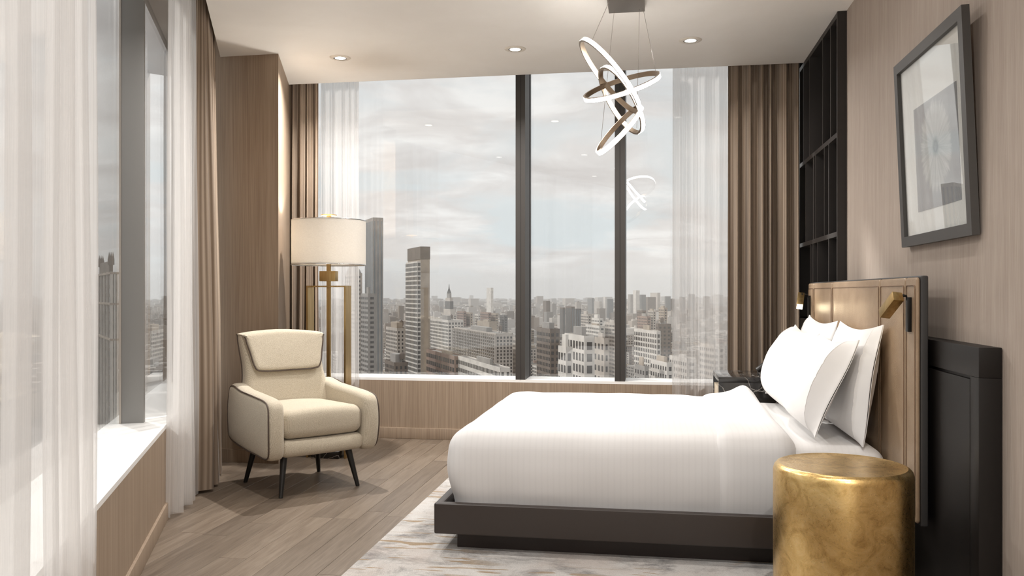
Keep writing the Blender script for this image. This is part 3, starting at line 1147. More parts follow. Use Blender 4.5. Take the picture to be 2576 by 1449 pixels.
def smooth_loop(ctrl, per=6):
    n = len(ctrl)
    out = []
    for i in range(n):
        p0, p1, p2, p3 = (Vector(ctrl[(i + k - 1) % n]) for k in range(4))
        for k in range(per):
            u = k / per
            out.append(0.5 * ((2 * p1) + (p2 - p0) * u + (2 * p0 - 5 * p1 + 4 * p2 - p3) * u * u + (3 * p1 - p0 - 3 * p2 + p3) * u ** 3))
    return [(p.x, p.y) for p in out]


def back_y(x, z):
    lean = -0.145 - 0.235 * (z - 0.42) - 0.10 * (z - 0.42) ** 2
    return lean + 0.42 * x * x


# backrest: outline in x-z, thickness along y
bo = smooth_loop([(-0.29, 0.25), (0.0, 0.24), (0.29, 0.25), (0.305, 0.40), (0.295, 0.52), (0.262, 0.60), (0.252, 0.70), (0.258, 0.80), (0.258, 0.875), (0.235, 0.897), (0.0, 0.912), (-0.235, 0.897), (-0.258, 0.875), (-0.258, 0.80), (-0.252, 0.70), (-0.262, 0.60), (-0.295, 0.52), (-0.305, 0.40)], 4)
bk = MB().puff(bo, -0.115, 0.0, 0.045, 5, 0.004, 12, place=lambda a, b, d: (a, back_y(a, b) + d, b))
bk.f = [tuple(reversed(f_)) for f_ in bk.f]
bko = bk.build('backrest', M['tweed'], ac, smooth=70)
rp = [p for p in bo if 0.5 < p[1] < 0.89 and p[0] > 0.2]
rp.sort(key=lambda p: p[1])
MB().tube([(a * 1.0, back_y(a, b) - 0.085, b) for a, b in rp], 0.004, 6).build('piping', M['piping'], bko, smooth=60)
# headrest flap
ho = smooth_loop([(-0.17, 0.672), (0.0, 0.668), (0.17, 0.672), (0.212, 0.70), (0.232, 0.78), (0.250, 0.86), (0.235, 0.895), (0.0, 0.912), (-0.235, 0.895), (-0.250, 0.86), (-0.232, 0.78), (-0.212, 0.70)], 5)
hr = MB().puff(ho, -0.03, 0.042, 0.022, 4, 0.003, 12, place=lambda a, b, d: (a, back_y(a, b) + d, b))
hr.f = [tuple(reversed(f_)) for f_ in hr.f]
k0 = max(range(len(ho)), key=lambda i: (ho[i][1] < 0.885 and ho[i][0] > 0) * ho[i][1])
ho_open = [p for p in (ho[k0 + 1:] + ho[:k0 + 1]) if p[1] < 0.884]
hro = hr.build('headrest', M['tweed'], ac, smooth=70)
MB().tube([(a * 1.003, back_y(a, b) + 0.03, b - 0.001) for a, b in ho_open], 0.0045, 6).build('piping', M['piping'], hro, smooth=60)
# arms: outline in y-z, thickness along x
ao = smooth_loop([(-0.25, 0.27), (-0.05, 0.235), (0.15, 0.222), (0.27, 0.215), (0.325, 0.24), (0.345, 0.33), (0.345, 0.45), (0.325, 0.525), (0.265, 0.553), (0.12, 0.566), (-0.08, 0.58), (-0.25, 0.60), (-0.28, 0.50), (-0.275, 0.36)], 5)
for s in (1, -1):
    arm = MB().puff(ao, 0.235, 0.335, 0.036, 5, 0.005, 8, place=lambda a, b, d: (s * (d + 0.012 * math.sin(math.pi * (b - 0.2) / 0.4)), a, b))
    if s < 0:
        arm.f = [tuple(reversed(f_)) for f_ in arm.f]
    amo = arm.build('armrest', M['tweed'], ac, smooth=70)
    cy_ = sum(p[0] for p in ao) / len(ao)
    cz_ = sum(p[1] for p in ao) / len(ao)
    pl = [(s * (0.33 + 0.012 * math.sin(math.pi * (b - 0.2) / 0.4)), cy_ + (a - cy_) * 0.957, cz_ + (b - cz_) * 0.935) for a, b in ao]
    MB().tube(pl, 0.0045, 6, True).build('piping', M['piping'], amo, smooth=60)


def seat_def(p):
    p = p.copy()
    if p.z > 0.4:
        p.z += 0.022 * math.cos(p.x / 0.26 * 1.4) - 0.008
        p.z += 0.02 * (p.y - 0.1)
    p.y += 0.018 * math.cos(p.x / 0.26 * 1.5) * (1 if p.y > 0.1 else 0)
    return p


MB().rbox((-0.252, -0.22, 0.325), (0.252, 0.315, 0.482), 0.055, (24, 24, 10), seat_def).build('seat_cushion', M['tweed'], ac, smooth=80)
MB().rbox((-0.255, -0.24, 0.225), (0.255, 0.318, 0.322), 0.04, (20, 20, 8), lambda p: Vector((p.x, p.y + 0.014 * math.cos(p.x / 0.26 * 1.5) * (1 if p.y > 0.1 else 0), p.z))).build('seat_base', M['tweed'], ac, smooth=80)
for sx_, sy_ in ((1, 1), (-1, 1), (1, -1), (-1, -1)):
    MB().tube([(sx_ * 0.195, sy_ * (0.21 if sy_ > 0 else 0.19), 0.25), (sx_ * 0.24, sy_ * (0.262 if sy_ > 0 else 0.25), 0.0)], [0.021, 0.0115], 16).build('leg', M['black_leg'], ac, smooth=50)

# ------------------------------------------------------------------ floor lamp
fl_ = thing('floor_lamp', 'brass floor lamp with a wide cream drum shade', 'floor lamp', (-2.208, 5.587, 0))
MB().box(-0.10, 0.10, -0.075, 0.075, 0.0, 0.05).build('marble_base', M['marble'], fl_, bevel=0.003)
for s in (-1, 1):
    MB().box(s * 0.137 - 0.006, s * 0.137 + 0.006, -0.055, 0.055, 0.0, 1.181).build('upright', M['brass'], fl_)
MB().box(-0.143, 0.143, -0.055, 0.055, 1.181, 1.19).build('crossbar', M['brass'], fl_)
MB().box(-0.0125, 0.0125, -0.0125, 0.0125, 0.05, 1.68).build('stem', M['brass'], fl_)
MB().box(-0.058, 0.058, -0.03, 0.03, 1.222, 1.292).build('brass_block', M['brass'], fl_, bevel=0.002)
MB().lathe([(0.012, 1.665), (0.012, 1.675), (0.055, 1.678), (0.056, 1.684), (0.01, 1.687)], 32).build('finial', M['brass'], fl_, smooth=40)
Z0, Z1, RS = 1.335, 1.642, 0.254
sd = MB().lathe([(RS, Z0), (RS, Z1), (RS - 0.003, Z1), (RS - 0.003, Z0)], 72, cap=False)
sd.f += [(3 * 72 + k, 3 * 72 + (k + 1) % 72, (k + 1) % 72, k) for k in range(72)]
sdo = sd.build('shade', M['shade'], fl_, smooth=40)
for zz in (Z0, Z1):
    MB().tube([(RS * math.cos(2 * math.pi * k / 72), RS * math.sin(2 * math.pi * k / 72), zz) for k in range(72)], 0.003, 6, True).build('rim', M['chrome'], sdo, smooth=60)
MB().lathe([(0.001, Z0 + 0.008), (RS - 0.004, Z0 + 0.008), (RS - 0.004, Z0 + 0.011), (0.001, Z0 + 0.011)], 48, cap=False).build('diffuser', M['shade'], sdo)
sp = MB()
for k in range(3):
    a = 2 * math.pi * k / 3 + 0.4
    sp.tube([(0, 0, Z1 - 0.01), (RS * math.cos(a), RS * math.sin(a), Z1 - 0.003)], 0.002, 6)
sp.build('spider', M['brass'], fl_)
MB().lathe([(0.004, 1.455), (0.026, 1.465), (0.036, 1.495), (0.026, 1.53), (0.013, 1.55), (0.013, 1.58), (0.004, 1.581)], 20, center=(0.055, 0)).build('bulb', M['bulb'], fl_, smooth=60)
bl = bpy.data.lights.new('floor_lamp_light', 'POINT')
bl.energy = 19.0
bl.color = (1.0, 0.96, 0.90)
bl.shadow_soft_size = 0.05
link('floor_lamp_light', bl, fl_).location = (-0.06, 0.0, 1.49)

# ------------------------------------------------------------------ far nightstand and telephone
ns = thing('nightstand', 'black marble nightstand with pale drawers beyond the bed', 'nightstand', (0.68, 5.66, 0))
nb = MB()
nb.box(-0.255, 0.275, -0.24, 0.24, 0.58, 0.614)
nb.build('top', M['marble'], ns, bevel=0.002)
MB().box(-0.255, 0.275, -0.24, -0.215, 0.10, 0.58).build('side_panel', M['marble'], ns, bevel=0.002)
MB().box(-0.255, 0.275, 0.215, 0.24, 0.10, 0.58).build('side_panel', M['marble'], ns, bevel=0.002)
MB().box(-0.20, 0.27, -0.215, 0.215, 0.10, 0.575).build('carcass', M['brass'], ns)
for z0_ in (0.42, 0.27, 0.12):
    MB().box(-0.25, -0.2, -0.21, 0.21, z0_, z0_ + 0.115).build('drawer', M['drawer'], ns, bevel=0.002)
MB().box(-0.2, 0.22, -0.19, 0.19, 0.0, 0.10).build('plinth', M['dark_wood'], ns)
ph = thing('telephone', 'black desk telephone on the marble nightstand', 'telephone', (0.80, 5.60, 0.614))
wd = MB().prism([(-0.11, 0.0), (0.11, 0.0), (0.11, 0.075), (0.07, 0.07), (-0.11, 0.02)], -0.1, 0.1)
wd.mapped(lambda p: (p.x, p.z, p.y))
wd.f = [tuple(reversed(q)) for q in wd.f]
wd.build('body', M['plastic_dark'], ph, bevel=0.006)
hs = MB().tube([(-0.13, -0.075, 0.035), (-0.09, -0.075, 0.066), (0.0, -0.075, 0.088), (0.09, -0.075, 0.105), (0.125, -0.075, 0.098)], [0.018, 0.02, 0.015, 0.02, 0.017], 12)
hs.build('handset', M['plastic_dark'], ph, smooth=60)
for i in range(4):
    for j in range(3):
        xk, yk = -0.07 + i * 0.028, 0.0 + j * 0.026
        zk = 0.02 + (xk + 0.11) / 0.18 * 0.05
        MB().box(xk - 0.009, xk + 0.009, yk - 0.008, yk + 0.008, zk, zk + 0.006).build('key', M['key_white'], ph)

# ------------------------------------------------------------------ ceiling downlights
def downlight(x, y, label, power=11.0):
    d = thing('downlight', label, 'ceiling light', (x, y, ZC), 0, 'recessed round downlights in the ceiling')
    MB().lathe([(0.046, -0.001), (0.046, -0.006), (0.066, -0.005), (0.071, -0.001)], 40, cap=False).build('trim_ring', M['trim_cream'], d, smooth=50)
    MB().lathe([(0.046, -0.003), (0.036, -0.0045), (0.036, -0.002)], 32, cap=False).build('gimbal', M['chrome'], d, smooth=50)
    MB().lathe([(0.035, -0.0035), (0.034, -0.0042), (0.001, -0.0048)], 32, cap=False).build('lens', M['led_lens'], d, smooth=50)
    ld = bpy.data.lights.new('downlight_lamp', 'AREA')
    ld.shape = 'DISK'
    ld.size = 0.06
    ld.energy = power
    ld.color = (1.0, 0.965, 0.925)
    ld.spread = R(150)
    link('downlight_lamp', ld, d).location = (0, 0, -0.0055)
    return d


M['led_lens'] = plain('downlight_lens', (0.9, 0.9, 0.9), 0.4, emit=(1.0, 0.95, 0.86), es=4.0)


def ceil_at(px, py):
    r = px_ray(px, py)
    k = (ZC - EYE) / r.z
    return (r.x * k, r.y * k)


for px_, py_, lb, pw_ in ((856, 145, 'round ceiling downlight nearest the corner pillar', 38), (1296, 123, 'round ceiling downlight above the middle of the wide window', 21), (1737, 101, 'round ceiling downlight beyond the ring chandelier toward the shelving', 12)):
    p = ceil_at(px_, py_)
    downlight(p[0], p[1], lb, pw_)
for x_, y_, lb, pw_ in ((-1.75, 3.5, 'added unseen ceiling downlight brightening the floor in front of the armchair', 13), (-0.75, 3.5, 'round ceiling downlight over the foot of the bed', 2), (0.42, 3.5, 'round ceiling downlight over the pillows', 3),  # armchair lamp is added out of view to brighten chair and floor
                        (-0.75, 1.7, 'added unseen ceiling downlight over the near sheer curtain', 9), (0.42, 1.7, 'added unseen fill downlight over the room before the gold table', 18), (0.5, 0.1, 'added unseen fill downlight over the viewpoint', 30)):  # these three are added out of view as fill light
    downlight(x_, y_, lb, pw_)

# ------------------------------------------------------------------ ring chandelier
CD = 4.42                                            # depth of its middle
cc = at_depth(1556, 240, CD)
ch = thing('chandelier', 'four interlocking lit rings hung on wires from a square canopy', 'chandelier', (cc.x, cc.y, 0))
RV = Vector((math.cos(YAW), math.sin(YAW), 0))
FV = Vector((-math.sin(YAW), math.cos(YAW), 0))
UV = Vector((0, 0, 1))


def ring(p_a, p_b, minor_px, near_dir, d_off=0.0, tag_='ring'):
    """two image ends of the major axis, half width of the ellipse, image direction toward which the near half bulges"""
    D = CD + d_off
    A, B = at_depth(*p_a, D), at_depth(*p_b, D)
    cen = (A + B) / 2
    rad = (B - A).length / 2
    maj = (B - A).normalized()
    k = D / FPX
    sn = min(0.95, minor_px * k / rad)
    VD = (cen - Vector((0, 0, EYE))).normalized()
    mi = (RV * near_dir[0] - UV * near_dir[1])
    maj = (maj - VD * maj.dot(VD)).normalized()
    mi = (mi - VD * mi.dot(VD))
    mi = (mi - maj * mi.dot(maj)).normalized()
    # second in-plane axis: near half (toward camera) displaced along mi
    ax2 = (mi * sn - VD * math.sqrt(1 - sn * sn)).normalized()
    nrm = maj.cross(ax2).normalized()
    cen = cen - Vector((cc.x, cc.y, 0))
    hw, th, N = 0.0125, 0.010, 96
    vi, vo = MB(), MB()
    prof_i = [(-th, -hw), (-th, hw), (0.001, hw), (0.001, -hw)]
    prof_o = [(0.0, -hw * 0.84), (0.0, hw * 0.84), (0.0016, hw * 0.82), (0.0016, -hw * 0.82)]
    for mb_, prof_ in ((vi, prof_i), (vo, prof_o)):
        vs, fs = [], []
        for i in range(N):
            a = 2 * math.pi * i / N
            e = maj * math.cos(a) + ax2 * math.sin(a)
            for dr, dn in prof_:
                vs.append(cen + e * (rad + dr) + nrm * dn)
        for i in range(N):
            j = (i + 1) % N
            for q in range(4):
                q2 = (q + 1) % 4
                fs.append((i * 4 + q, i * 4 + q2, j * 4 + q2, j * 4 + q))
        mb_.add(vs, fs)
    ro = vi.build('ring', M['bronze_light'], ch, smooth=40)
    vo.build('led_strip', M['led'], ro, smooth=40)
    return cen, rad, maj, ax2


ring((1464, 101), (1606, 281), 24, (0.79, -0.61), -0.05)
ring((1470, 248), (1658, 188), 17, (0.3, 0.95), 0.0)
ring((1516, 170), (1610, 334), 30, (0.87, -0.5), 0.05)
ring((1504, 385), (1612, 268), 13, (0.73, 0.68), 0.02)
cp = ceil_at(1577, 32)
zc_ = ZC - 0.032
cb_ = at_depth(1577, 32, (ZC - 0.03 - EYE) * FPX / (HYP - 32))
cb_.x -= cc.x; cb_.y -= cc.y
MB().box(cb_.x - 0.1, cb_.x + 0.1, cb_.y - 0.36, cb_.y, ZC - 0.03, ZC - 0.0005).build('canopy', M['satin_nickel'], ch, bevel=0.003)
for top_off, end, dd in (((-0.085, -0.22), (1485, 112), -0.05), ((-0.07, -0.03), (1510, 372), 0.0), ((0.07, -0.05), (1602, 322), 0.05), ((0.09, -0.06), (1650, 184), 0.0)):
    e = at_depth(*end, CD + dd)
    MB().tube([(cb_.x + top_off[0], cb_.y + top_off[1], ZC - 0.03), (e.x - cc.x, e.y - cc.y, e.z)], 0.0011, 6).build('wire', M['satin_nickel'], ch)

#CITY#
# ------------------------------------------------------------------ the city outside, at its true distance and size
GZ = -130.0                                          # street level below the room
TH = R(22)
E1 = Vector((math.cos(TH), math.sin(TH), 0))         # along the shaded fronts
E2 = Vector((-math.sin(TH), math.cos(TH), 0))        # along the sunlit sides
CITY = {}


def orient(px):
    """street grid turns a little across the view"""
    global E1, E2
    az = math.atan2(1635 - px, FPX)
    th = R(21) + 0.62 * max(0.0, min(az, R(40)))
    E1 = Vector((math.cos(th), math.sin(th), 0))
    E2 = Vector((-math.sin(th), math.cos(th), 0))



def cmat(name, c, rough=0.9):
    m, t = mat(name)
    o = t.obj()
    n = t.noise(o, 0.12, 4.0, 0.6)
    t.out(t.bsdf(t.mix(1.0, c, t.ramp(n, [(0.3, (0.82,) * 3), (0.7, (1.12,) * 3)]), 'MULTIPLY'), rough, spec=0.2))
    CITY[name] = m
    return m


cmat('pale_stone', (0.55, 0.50, 0.45))
cmat('white_masonry', (0.72, 0.68, 0.63))
cmat('beige_brick', (0.44, 0.37, 0.30))
cmat('red_brick', (0.33, 0.24, 0.20))
cmat('brown_brick', (0.20, 0.165, 0.14))
cmat('grey_concrete', (0.36, 0.34, 0.32))
cmat('dark_cladding', (0.16, 0.155, 0.15))
cmat('roof_membrane', (0.30, 0.28, 0.26))
cmat('roof_dark', (0.14, 0.13, 0.12))
cmat('street', (0.16, 0.15, 0.145))
CITY['window'] = plain('dark_city_window', (0.045, 0.045, 0.047), 0.25)
CITY['blue_glass'] = plain('blue_grey_curtain_wall', (0.20, 0.23, 0.25), 0.2, 0.3)


def face_windows(mb, org, ex, en, width, z0, z1, floor_h, bay, wfrac, hfrac, proud=0.12):
    """windows on the face that starts at org, runs along ex, looks along en"""
    nb = max(1, int(width / bay))
    step = width / nb
    nf = max(1, int((z1 - z0) / floor_h))
    for f_ in range(nf):
        zt = z1 - (f_ + 0.25) * floor_h
        zb_ = zt - floor_h * hfrac
        for b_ in range(nb):
            a = step * (b_ + 0.5 - wfrac / 2)
            b = step * (b_ + 0.5 + wfrac / 2)
            p = org + ex * a
            q = org + ex * b
            r, s = p + en * proud, q + en * proud
            vs = [(r.x, r.y, zb_), (s.x, s.y, zb_), (s.x, s.y, zt), (r.x, r.y, zt), (p.x, p.y, zb_), (q.x, q.y, zb_), (q.x, q.y, zt), (p.x, p.y, zt)]
            mb.add(vs, [(0, 1, 2, 3), (0, 4, 5, 1), (3, 2, 6, 7), (0, 3, 7, 4), (1, 5, 6, 2)])


def corner_from_px(x0, xs, x1, ytop, D):
    """near corner at image column xs and depth D; how far the two faces run to reach columns x0 and x1"""
    N = at_depth(xs, HYP, D)
    rel = Vector((N.x, N.y, 0))

    def run(e, px):
        k = (px - CXP) / FPX
        return (k * D - rel.dot(RV)) / (e.dot(RV) - k * e.dot(FV))
    return N, max(2.0, run(E1, x1)), max(2.0, run(E2, x0)), EYE - D * (ytop - HYP) / FPX


FOOT = []


def block(N, w, d, z0, z1):
    return [N, N + E1 * w, N + E1 * w + E2 * d, N + E2 * d]


def tower(name, label, x0, xs, x1, ytop, D, wall, style='punched', floor_h=3.5, bay=3.4, wf=0.45, hf=0.5, roof='roof_membrane', group=None, extras=True, single=False, seed=1, cat='building', base=None):
    orient(xs)
    N, w, d, zt = corner_from_px(x0, xs, x1, ytop, D)
    N = Vector((N.x, N.y, 0))
    FOOT.append((N.copy(), w, d, E1.copy(), E2.copy()))
    root = thing(name, label, cat, (N.x, N.y, GZ), 0, group)
    O = Vector((0, 0, 0))
    rr = random.Random(seed * 7 + int(x0))
    H_ = zt - GZ
    bot = base if base is not None else 0.0
    poly = [(p.x, p.y) for p in block(O, w, d, 0, 0)]
    MB().prism(poly, bot, H_).build('wall', CITY[wall], root)
    # parapet and roof deck
    pt = MB()
    pw = min(0.8, w * 0.05)
    for org, ex, ey, ln in ((O, E1, E2, w), (O, E2, E1, d), (E2 * d, E1, -E2, w), (E1 * w, E2, -E1, d)):
        q = [org, org + ex * ln, org + ex * ln + ey * pw, org + ey * pw]
        pt.prism([(p.x, p.y) for p in q], H_, H_ + 1.1)
    pt.build('parapet', CITY[wall], root)
    c = [O + E1 * pw + E2 * pw, O + E1 * (w - pw) + E2 * pw, O + E1 * (w - pw) + E2 * (d - pw), O + E1 * pw + E2 * (d - pw)]
    MB().prism([(p.x, p.y) for p in c], H_, H_ + 0.3).build('roof', CITY[roof], root)
    zvis = max(0.0, EYE - (D + d) * (985 - HYP) / FPX - GZ)
    if style == 'punched' and single:
        for org, ex, en, width in ((O, E1, -E2, w), (O, E2, -E1, d)):
            nb = max(1, int(width / bay)); step = width / nb
            wm = MB()
            p, q = ex * (-step * wf / 2), ex * (step * wf / 2)
            r, s = p + en * 0.15, q + en * 0.15
            h_ = floor_h * hf
            wm.add([(r.x, r.y, 0), (s.x, s.y, 0), (s.x, s.y, h_), (r.x, r.y, h_), (p.x, p.y, 0), (q.x, q.y, 0), (q.x, q.y, h_), (p.x, p.y, h_)],
                   [(0, 1, 2, 3), (0, 4, 5, 1), (3, 2, 6, 7), (0, 3, 7, 4), (1, 5, 6, 2)])
            me = wm.mesh('window', CITY['window'])
            nf = int((H_ - zvis) / floor_h)
            for f_ in range(nf):
                for b_ in range(nb):
                    wo_ = link('window', me, root)
                    pp = org + ex * (step * (b_ + 0.5))
                    wo_.location = (pp.x, pp.y, H_ - (f_ + 0.3) * floor_h - h_)
    elif style == 'punched':
        mb = MB()
        face_windows(mb, O, E1, -E2, w, zvis, H_ - 0.6, floor_h, bay, wf, hf)
        face_windows(mb, O, E2, -E1, d, zvis, H_ - 0.6, floor_h, bay, wf, hf)
        tag(mb.build('window_grid', CITY['window'], root), kind='stuff')
    elif style == 'ribbon':
        # glass storeys between projecting pale slabs
        nf = int((H_ - zvis) / floor_h)
        for f_ in range(nf):
            z = H_ - (f_ + 1) * floor_h
            gb = MB().prism([(p.x, p.y) for p in block(O - E1 * .08 - E2 * .08, w, d, 0, 0)], z + floor_h * 0.30, z + floor_h)
            gb.build('window_band', CITY['window'], root)
            mb = MB()
            for org, ex, en, width in ((O, E1, -E2, w), (O, E2, -E1, d)):
                nb = max(2, int(width / bay))
                for b_ in range(nb + 1):
                    p = org + ex * (width * b_ / nb) + en * 0.1
                    q = [p - ex * 0.16, p + ex * 0.16, p + ex * 0.16 + en * 0.12, p - ex * 0.16 + en * 0.12]
                    mb.prism([(v.x, v.y) for v in q], z + floor_h * 0.30, z + floor_h)
            tag(mb.build('window_posts', CITY[wall], root), kind='stuff')
            sl = block(O - E1 * .25 - E2 * .25, w + .3, d + .3, 0, 0)
            MB().prism([(p.x, p.y) for p in sl], z, z + floor_h * 0.30).build('floor_slab', CITY[wall], root)
    elif style == 'balcony':
        mb = MB()
        face_windows(mb, O, E1, -E2, w, zvis, H_ - 1, floor_h, bay, 0.5, 0.62)
        face_windows(mb, O, E2, -E1, d, zvis, H_ - 1, floor_h, bay, 0.5, 0.62)
        tag(mb.build('window_grid', CITY['window'], root), kind='stuff')
        nf = int((H_ - zvis) / floor_h)
        for org, ex, en, width in ((O, E2, -E1, d),):
            nb = max(3, int(width / (bay * 2)))
            for b_ in range(nb + 1):
                p = org + ex * (width * b_ / nb)
                q = [p - ex * 0.5, p + ex * 0.5, p + ex * 0.5 + en * 1.6, p - ex * 0.5 + en * 1.6]
                MB().prism([(v.x, v.y) for v in q], zvis, H_).build('pier', CITY[wall], root)
            for f_ in range(nf):
                z = H_ - (f_ + 1) * floor_h
                bm_ = MB()
                for b_ in range(nb):
                    a = org + ex * (width * (b_ + 0.15) / nb)
                    b = org + ex * (width * (b_ + 0.85) / nb)
                    q = [a, b, b + en * 1.3, a + en * 1.3]
                    bm_.prism([(v.x, v.y) for v in q], z, z + 1.0)
                tag(bm_.build('balcony_row', CITY['grey_concrete'], root), kind='stuff')
    elif style == 'fins':
        mb = MB()
        for org, ex, en, width in ((O, E1, -E2, w), (O, E2, -E1, d)):
            nb = max(2, int(width / bay))
            for b_ in range(nb):
                a = org + ex * (width * (b_ + 0.3) / nb)
                b = org + ex * (width * (b_ + 0.7) / nb)
                q = [a, b, b + en * 0.2, a + en * 0.2]
                mb.prism([(v.x, v.y) for v in q], zvis, H_ - 2)
        tag(mb.build('window_strips', CITY['blue_glass'], root), kind='stuff')
    if extras:
        k = rr.uniform(0.25, 0.55)
        a = rr.uniform(0.2, 0.4)
        q = block(O + E1 * w * a + E2 * d * a, w * k, d * k, 0, 0)
        MB().prism([(p.x, p.y) for p in q], H_, H_ + rr.uniform(2.5, 6)).build('bulkhead', CITY[rr.choice(['grey_concrete', wall, 'beige_brick'])], root)
        if rr.random() < 0.7 and w > 8:
            p = O + E1 * w * rr.uniform(0.15, 0.8) + E2 * d * rr.uniform(0.1, 0.4)
            MB().lathe([(1.7, H_ + 2.6), (1.8, H_ + 6.2), (0.1, H_ + 7.8)], 12, center=(p.x, p.y)).build('water_tank', CITY['brown_brick'], root)
            lg = MB()
            for ax_, ay_ in ((1, 1), (1, -1), (-1, 1), (-1, -1)):
                lg.box(p.x + ax_ * 1.1 - 0.12, p.x + ax_ * 1.1 + 0.12, p.y + ay_ * 1.1 - 0.12, p.y + ay_ * 1.1 + 0.12, H_, H_ + 2.7)
            lg.build('tank_stand', CITY['dark_cladding'], root)
    return root, N, w, d, H_


# towers that stand out
tower('tower_block', 'slender white banded apartment tower in front of a taller grey slab', 1021, 1050, 1058, 661, 600, 'white_masonry', 'ribbon', 3.3, 2.2, extras=False)
r_, N_, w_, d_, h_ = tower('tower_block', 'plain beige slab tower with a dark top band behind the white banded tower', 1026, 1058, 1081, 624, 680, 'beige_brick', 'none', extras=False)
MB().prism([(p.x, p.y) for p in block(-E1 * .3 - E2 * .3, w_ + .6, d_ + .6, 0, 0)], h_ - 9, h_ + 1.3).build('crown_band', CITY['brown_brick'], r_)
tower('tower_block', 'tall grey glass tower seen beside the lamp shade', 918, 938, 964, 550, 760, 'grey_concrete', 'fins', bay=3.0, extras=False)
r_, N_, w_, d_, h_ = tower('clock_tower', 'pale stone tower with a pointed roof behind the sheer by the lamp', 868, 893, 911, 690, 800, 'pale_stone', 'punched', 4.0, 4.0, extras=False)
pyr = MB()
b4 = block(Vector((0, 0, 0)), w_, d_, 0, 0)
ap = (E1 * w_ + E2 * d_) / 2
pyr.add([(p.x, p.y, h_) for p in b4] + [(ap.x, ap.y, h_ + 17)], [(0, 1, 4), (1, 2, 4), (2, 3, 4), (3, 0, 4)])
pyr.build('spire_roof', CITY['grey_concrete'], r_)
tower('office_block', 'grey office block between the pale clock tower and the glass tower', 908, 926, 946, 742, 620, 'grey_concrete', 'punched', 3.6, 3.0, seed=2)
tower('apartment_block', 'white apartment block left of the banded tower', 971, 999, 1026, 829, 700, 'pale_stone', 'punched', 3.2, 3.0, wf=0.4, hf=0.55, seed=3)
tower('apartment_block', 'low brown apartment house below the white apartment block', 968, 992, 1026, 916, 560, 'brown_brick', 'punched', 3.4, 3.0, wf=0.4, hf=0.6, seed=4)
r_, N_, w_, d_, h_ = tower('domed_tower', 'stepped office tower crowned by a dark lantern and spire', 1112, 1134, 1148, 792, 1500, 'pale_stone', 'punched', 4, 5, extras=False)
cz = h_
for fr0, hh, mt in ((0.78, 10, 'pale_stone'), (0.6, 14, 'dark_cladding'), (0.5, 6, 'pale_stone'), (0.32, 9, 'grey_concrete')):
    q = block(E1 * w_ * (1 - fr0) / 2 + E2 * d_ * (1 - fr0) / 2, w_ * fr0, d_ * fr0, 0, 0)
    MB().prism([(p.x, p.y) for p in q], cz, cz + hh).build('crown_tier', CITY[mt], r_)
    cz += hh
c_ = (E1 * w_ + E2 * d_) / 2
MB().lathe([(4, cz), (1.2, cz + 8), (0.3, cz + 16)], 10, center=(c_.x, c_.y)).build('spire', CITY['dark_cladding'], r_)
tower('tower_block', 'bright white slab tower standing alone on the horizon', 1224, 1235, 1241, 725, 2300, 'white_masonry', 'none', extras=False)
tower('apartment_block', 'wide balconied apartment slab left of the first window mullion', 1142, 1248, 1290, 842, 720, 'pale_stone', 'balcony', 2.9, 3.0, seed=5)
tower('office_block', 'white classical block in the distance beside the banded tower', 1083, 1128, 1166, 808, 1000, 'white_masonry', 'punched', 4.2, 3.6, wf=0.5, hf=0.6, seed=6)
tower('office_block', 'low flat white building at the foot of the view', 1152, 1258, 1284, 930, 470, 'white_masonry', 'punched', 5.0, 2.6, wf=0.45, hf=0.5, seed=7, single=True)
tower('warehouse', 'brick warehouse with wide windows right of the banded tower', 1072, 1143, 1170, 900, 560, 'red_brick', 'punched', 5.2, 5.6, wf=0.68, hf=0.55, seed=8, single=True)
tower('office_block', 'cream office block tucked behind the first window mullion', 1262, 1300, 1330, 853, 760, 'pale_stone', 'punched', 4.0, 3.4, seed=9)
tower('office_block', 'plain beige rear building above the balconied slab', 1200, 1231, 1250, 812, 930, 'beige_brick', 'none', seed=10)
for i_, (a, s, b, yt, mt, lb) in enumerate(((1150, 1166, 1173, 785, 'red_brick', 'reddish apartment house left of the brick row'), (1171, 1183, 1189, 788, 'beige_brick', 'beige apartment house in the brick row'), (1194, 1203, 1208, 792, 'white_masonry', 'small white house in the brick row'),
                                           (1208, 1228, 1236, 788, 'red_brick', 'broad reddish apartment house in the brick row'), (1235, 1247, 1253, 790, 'beige_brick', 'narrow beige apartment house in the brick row'), (1257, 1268, 1277, 795, 'dark_cladding', 'dark office cube right of the brick row'))):
    tower('apartment_house', lb, a, s, b, yt, 1350, mt, 'punched', 4, 4.5, seed=20 + i_, extras=False)
tower('tower_block', 'thin brown housing tower, left of the three brown ones', 1408, 1416, 1422, 775, 1600, 'brown_brick', 'fins', bay=4, extras=False)
tower('tower_block', 'broad brown housing tower, middle of the three brown ones', 1423, 1438, 1446, 773, 1600, 'brown_brick', 'fins', bay=4, extras=False)
tower('tower_block', 'dark brown housing tower, right of the three brown ones', 1446, 1450, 1462, 778, 1650, 'dark_cladding', 'fins', bay=4, extras=False)
tower('tower_block', 'dark twin slab tower alone on the horizon between the mullions', 1366, 1374, 1384, 758, 2600, 'brown_brick', 'none', extras=False)
